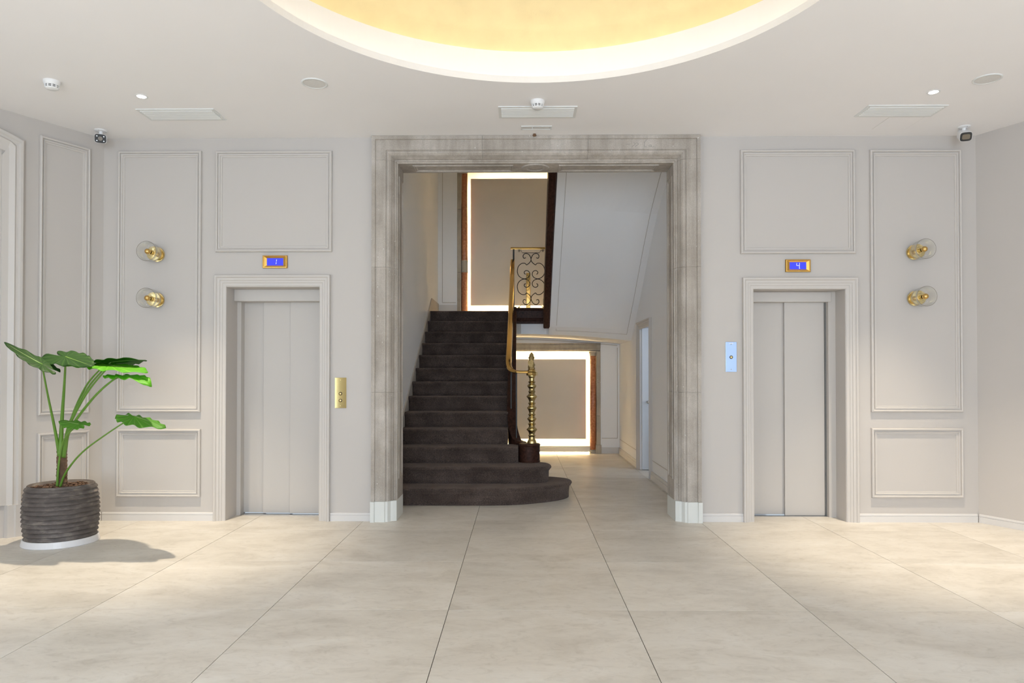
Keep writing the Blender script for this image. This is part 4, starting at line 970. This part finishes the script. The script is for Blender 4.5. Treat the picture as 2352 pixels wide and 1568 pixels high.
for h in (0, 1):
    for i in range(ny - 1):
        for k in range(nxx - 1): f.append(tuple(h * K + q for q in (i * nxx + k, i * nxx + k + 1, (i + 1) * nxx + k + 1, (i + 1) * nxx + k)))
for i in range(ny - 1):
    for k in (0, nxx - 1): f.append((i * nxx + k, (i + 1) * nxx + k, K + (i + 1) * nxx + k, K + i * nxx + k))
for k in range(nxx - 1):
    for i in (0, ny - 1): f.append((i * nxx + k, i * nxx + k + 1, K + i * nxx + k + 1, K + i * nxx + k))
mk('soffit', v, f, 'hallwhite', uf, smooth=False)
def soff_line(fn, ts):
    pts = [Vector((fn(t)[0], fn(t)[1], soff(*fn(t)) - 0.001)) for t in ts]
    vv, ff = tube(pts, 0.0035, 5); mk('soffit_bead', vv, ff, 'wall', uf)
ts = [k / 24 for k in range(25)]
soff_line(lambda t: (0.535, 10.30 - t * 3.4), ts); soff_line(lambda t: (XR - 0.085, 10.30 - t * 3.4), ts); soff_line(lambda t: (0.535 + t * (XR - 0.085 - 0.535), 10.30), ts)
v = []; f = []
sec = [(0.345, -0.03), (0.355, -0.045), (0.425, -0.045), (0.440, -0.02), (0.440, 0.30), (0.36, 0.34), (0.345, 0.34), (0.345, 0.14), (0.352, 0.12), (0.345, 0.10)]
ysS = [10.2, 10.0, 9.6, 9.0, 8.5, 8.0, 7.4, 6.8]
for y in ysS:
    for x, dz in sec: v.append((x - (10.3 - y) * 0.006, y, interp(Lt, min(y, 10.41)) + 0.02 + dz))
m_ = len(sec)
for i in range(len(ysS) - 1):
    for k in range(m_): f.append((i * m_ + k, i * m_ + (k + 1) % m_, (i + 1) * m_ + (k + 1) % m_, (i + 1) * m_ + k))
f += [tuple(range(m_)), tuple((len(ysS) - 1) * m_ + k for k in range(m_))]
mk('upper_string', v, f, 'wood', uf, label='dark wooden string of the upper flight')

# ------------------------------------------------------------------ potted plant
PX, PY = -3.59, 5.47
sa = mk('plant_saucer', *lathe([(0.0, 0), (0.262, 0), (0.266, 0.004), (0.256, 0.048), (0.250, 0.050), (0.244, 0.046), (0.238, 0.012), (0.0, 0.010)], (PX, PY, 0), 64, cap=False), 'saucer', smooth=False, origin=(PX, PY, 0))
tag(sa, 'white round saucer under the ribbed plant pot', 'saucer')
pt = thing('potted_plant', 'broad-leaved green plant in a ribbed dark grey pot', 'plant', (PX, PY, 0.0105))
Z0, Z1 = 0.0105, 0.452
v = []; f = []; NA = 72; NR = 13; NZ = NR * 12
def prad(t):
    tab = [(0, 0.230), (0.15, 0.246), (0.35, 0.257), (0.6, 0.259), (0.8, 0.251), (1.0, 0.236)]
    for (a, p), (b_, q) in zip(tab, tab[1:]):
        if t <= b_: return p + (q - p) * (t - a) / (b_ - a)
    return 0.236
for i in range(NZ + 1):
    t = i / NZ
    for k in range(NA):
        a = 2 * PI * k / NA
        wob = 0.16 * noise.noise(Vector((math.cos(a) * 1.6, math.sin(a) * 1.6, t * 3.0)))
        ph = t * NR + wob; fr = ph - math.floor(ph)
        rib = 0.0165 * (fr / 0.14 if fr < 0.14 else (1 - (fr - 0.14) / 0.86) ** 0.75) * (1 if 0.02 < t < 0.965 else 0.3)
        r = prad(t) + rib - 0.009
        v.append((PX + r * math.cos(a), PY + r * math.sin(a), Z0 + (Z1 - Z0) * t))
for i in range(NZ):
    for k in range(NA): f.append((i * NA + k, i * NA + (k + 1) % NA, (i + 1) * NA + (k + 1) % NA, (i + 1) * NA + k))
f.append(tuple(range(NA)))
b = len(v); ri = prad(1) - 0.022
for z in (Z1 + 0.004, Z1 - 0.07):
    rr = ri + (0.010 if z > Z1 else 0)
    for k in range(NA): a = 2 * PI * k / NA; v.append((PX + rr * math.cos(a), PY + rr * math.sin(a), z))
for k in range(NA):
    j = (k + 1) % NA; f.append((NZ * NA + k, NZ * NA + j, b + j, b + k)); f.append((b + k, b + j, b + NA + j, b + NA + k))
pot = mk('pot', v, f, 'pot', pt, smooth=True, label='ribbed dark grey ceramic pot')
m = MB(); zs = Z1 - 0.014
m.add(*lathe([(ri + 0.002, zs - 0.02), (ri * 0.5, zs - 0.014), (0, zs - 0.012)], (PX, PY, 0), 32, cap=False))
for k in range(420):
    a = random.random() * 2 * PI; r = (ri - 0.012) * math.sqrt(random.random()); s = random.uniform(0.006, 0.015)
    c = Vector((PX + r * math.cos(a), PY + r * math.sin(a), zs - 0.012 + random.uniform(0, 0.016)))
    mat = Matrix.Rotation(random.uniform(0, 6.28), 3, 'Z') @ Matrix.Rotation(random.uniform(-0.6, 0.6), 3, 'X')
    bx = [(x, y, z) for x in (-1, 1) for y in (-0.6, 0.6) for z in (-0.35, 0.35)]
    m.add([c + mat @ (Vector(q) * s * random.uniform(0.75, 1.1)) for q in bx], [(0, 1, 3, 2), (4, 6, 7, 5), (0, 4, 5, 1), (2, 3, 7, 6), (0, 2, 6, 4), (1, 5, 7, 3)])
m.make('bark_mulch', 'chip', pt, kind='stuff')
tb = Vector((PX + 0.015, PY - 0.02, zs))
v = []; f = []; NA2 = 20; NZ2 = 44
for i in range(NZ2 + 1):
    t = i / NZ2
    for k in range(NA2):
        a = 2 * PI * k / NA2
        r = 0.036 - 0.004 * t + 0.0045 * ((t * 11 + 0.25 * noise.noise(Vector((math.cos(a), math.sin(a), t * 4)))) % 1) + 0.004 * noise.noise(Vector((math.cos(a) * 3, math.sin(a) * 3, t * 14)))
        v.append((tb.x + r * math.cos(a), tb.y + r * math.sin(a), tb.z - 0.02 + 0.30 * t))
for i in range(NZ2):
    for k in range(NA2): f.append((i * NA2 + k, i * NA2 + (k + 1) % NA2, (i + 1) * NA2 + (k + 1) % NA2, (i + 1) * NA2 + k))
f.append(tuple(NZ2 * NA2 + k for k in range(NA2)))
mk('trunk', v, f, 'trunk', pt, smooth=True, label='short brown fibrous trunk')
TOP = tb + Vector((0.0, 0, 0.27))

def leaf_obj(att, tip, width, nrm, mat, droop=0.10, wave=0.02, fold=0.18, seed=0, back=1.0, dp=2):
    att = Vector(att); tip = Vector(tip); d = tip - att; L = d.length; e1 = d.normalized()
    n = Vector(nrm); n = (n - e1 * n.dot(e1)).normalized(); e2 = n.cross(e1)
    tab = [(0, 1.0), (8, 0.90), (18, 0.79), (32, 0.68), (50, 0.60), (70, 0.545), (92, 0.51), (115, 0.485), (138, 0.465), (156, 0.43), (168, 0.34), (176, 0.18), (180, 0.07)]
    def rad(a):
        a = abs(a)
        for (p, r), (q, s) in zip(tab, tab[1:]):
            if a <= q: return r + (s - r) * (a - p) / (q - p)
        return 0.07
    NAng = 88; NRg = 9; v = [att]; uv = [(0, 0)]; f = []
    for i in range(1, NRg + 1):
        rho = i / NRg
        for k in range(NAng):
            a = -180 + 360 * (k + 0.5) / NAng; R = rad(a) * rho * (1 + (back - 1) * max(0, (abs(a) - 60) / 120)); ar = math.radians(a)
            x = R * math.cos(ar); y = R * math.sin(ar) * width
            y += 0.0
            z = fold * abs(y) * (1 - 0.55 * abs(y) / 0.5) - (droop * x ** dp if x > 0 else 0.06 * x * x) - 0.22 * y * y
            z += wave * math.sin(abs(a) * 0.19 + seed + (1.1 if a > 0 else 0)) * rho ** 3 * (1 if abs(a) > 10 else abs(a) / 10)
            z += 0.0075 * math.cos(a / 360 * 2 * PI * 22) * rho * (1 - 0.4 * rho)
            v.append(att + (e1 * x + e2 * y + n * z) * L); uv.append((abs(a) / 180, rho))
    for k in range(NAng - 1): f.append((0, 1 + k, 1 + k + 1))
    for i in range(NRg - 1):
        for k in range(NAng - 1):
            p = 1 + i * NAng + k; f.append((p, p + NAng, p + NAng + 1, p + 1))
    o = mk('leaf', v, f, mat, pt, smooth=True, uv=uv)
    s = o.modifiers.new('thickness', 'SOLIDIFY'); s.thickness = 0.0016
    pts = []; k0 = NAng // 2
    for i in range(0, NRg + 1):
        if i == 0: pts.append(att + n * 0.001)
        else: pts.append((v[1 + (i - 1) * NAng + k0] + v[1 + (i - 1) * NAng + k0 - 1]) / 2 - n * 0.001)
    vv, ff = tube(pts, [0.0050 * (1 - 0.85 * i / NRg) for i in range(NRg + 1)], 6); mk('midrib', vv, ff, 'rib', o, smooth=True)
    return o
def petiole(pts, r0, r1, mat='petiole'):
    P = catmull(pts, 8); n = len(P)
    vv, ff = tube(P, [r0 + (r1 - r0) * (i / (n - 1)) ** 0.5 for i in range(n)], 10); return mk('petiole', vv, ff, mat, pt, smooth=True)
T = TOP
# attachment point, tip, width, normal, material
A1 = (-3.430, 5.00, 1.383); A2 = (-3.375, 5.18, 1.440); A3 = (-3.120, 5.32, 1.405); A4 = (-3.080, 5.24, 1.378); A5 = (-2.955, 5.20, 1.300); A6 = (-2.860, 5.18, 1.000); A7 = (-3.300, 5.22, 0.938); A8 = (-3.165, 5.30, 1.372)
leaf_obj(A1, (-3.665, 4.93, 1.530), 0.66, (-0.30, -0.22, 0.80), 'leaf_dark', -0.05, 0.014, 0.10, 1, 1.1)
leaf_obj(A2, (-3.060, 5.00, 1.372), 0.62, (0.16, -0.42, 0.90), 'leaf_dark', 0.02, 0.02, 0.0, 2, 1.55)
leaf_obj(A3, (-2.830, 5.30, 1.445), 1.0, (-0.05, 0.16, 1.0), 'leaf_dark', 0.10, 0.02, 0.10, 3)
leaf_obj(A4, (-2.720, 5.10, 1.338), 0.85, (0.05, -0.10, 1.0), 'leaf_lit', 0.06, 0.02, 0.06, 0.4)
leaf_obj(A8, (-3.36, 5.10, 1.392), 0.85, (-0.05, -0.12, 1.0), 'leaf_mid', 0.10, 0.03, 0.05, 5)
leaf_obj(A5, (-2.660, 5.04, 1.285), 0.60, (0.02, -0.10, 1.0), 'leaf_lit', 0.22, 0.03, 0.02, 2.2, 1.25, 4)
leaf_obj(A6, (-2.568, 5.08, 0.938), 0.72, (0.20, -0.16, 0.97), 'leaf_mid', 0.06, 0.03, -0.30, 4)
leaf_obj(A7, (-3.486, 5.27, 0.966), 0.75, (0.10, -0.30, 0.9), 'leaf_mid', 0.04, 0.03, -0.1, 6)
petiole([T + Vector((-0.012, -0.01, -0.03)), (-3.575, 5.36, 0.90), (-3.520, 5.20, 1.15), A1], 0.017, 0.005)
petiole([T + Vector((0.0, -0.02, -0.03)), (-3.545, 5.40, 0.95), (-3.470, 5.31, 1.22), A2], 0.024, 0.006)
petiole([T + Vector((0.012, 0.0, -0.03)), (-3.500, 5.42, 0.92), (-3.330, 5.37, 1.20), A3], 0.018, 0.005)
petiole([T + Vector((0.02, -0.01, -0.03)), (-3.490, 5.40, 0.90), (-3.300, 5.32, 1.17), A4], 0.017, 0.005)
petiole([T + Vector((0.015, 0.01, -0.03)), (-3.500, 5.44, 0.95), (-3.340, 5.37, 1.22), A8], 0.016, 0.005)
petiole([T + Vector((0.022, -0.015, -0.04)), (-3.470, 5.38, 0.88), (-3.250, 5.30, 1.12), (-3.06, 5.23, 1.26), A5], 0.018, 0.005)
petiole([tb + Vector((0.01, -0.035, 0.0)), (-3.50, 5.39, 0.56), (-3.33, 5.32, 0.72), (-3.08, 5.25, 0.88), A6], 0.011, 0.0045)
petiole([tb + Vector((-0.01, -0.040, 0.0)), (-3.550, 5.38, 0.65), (-3.47, 5.32, 0.82), A7], 0.011, 0.0045)
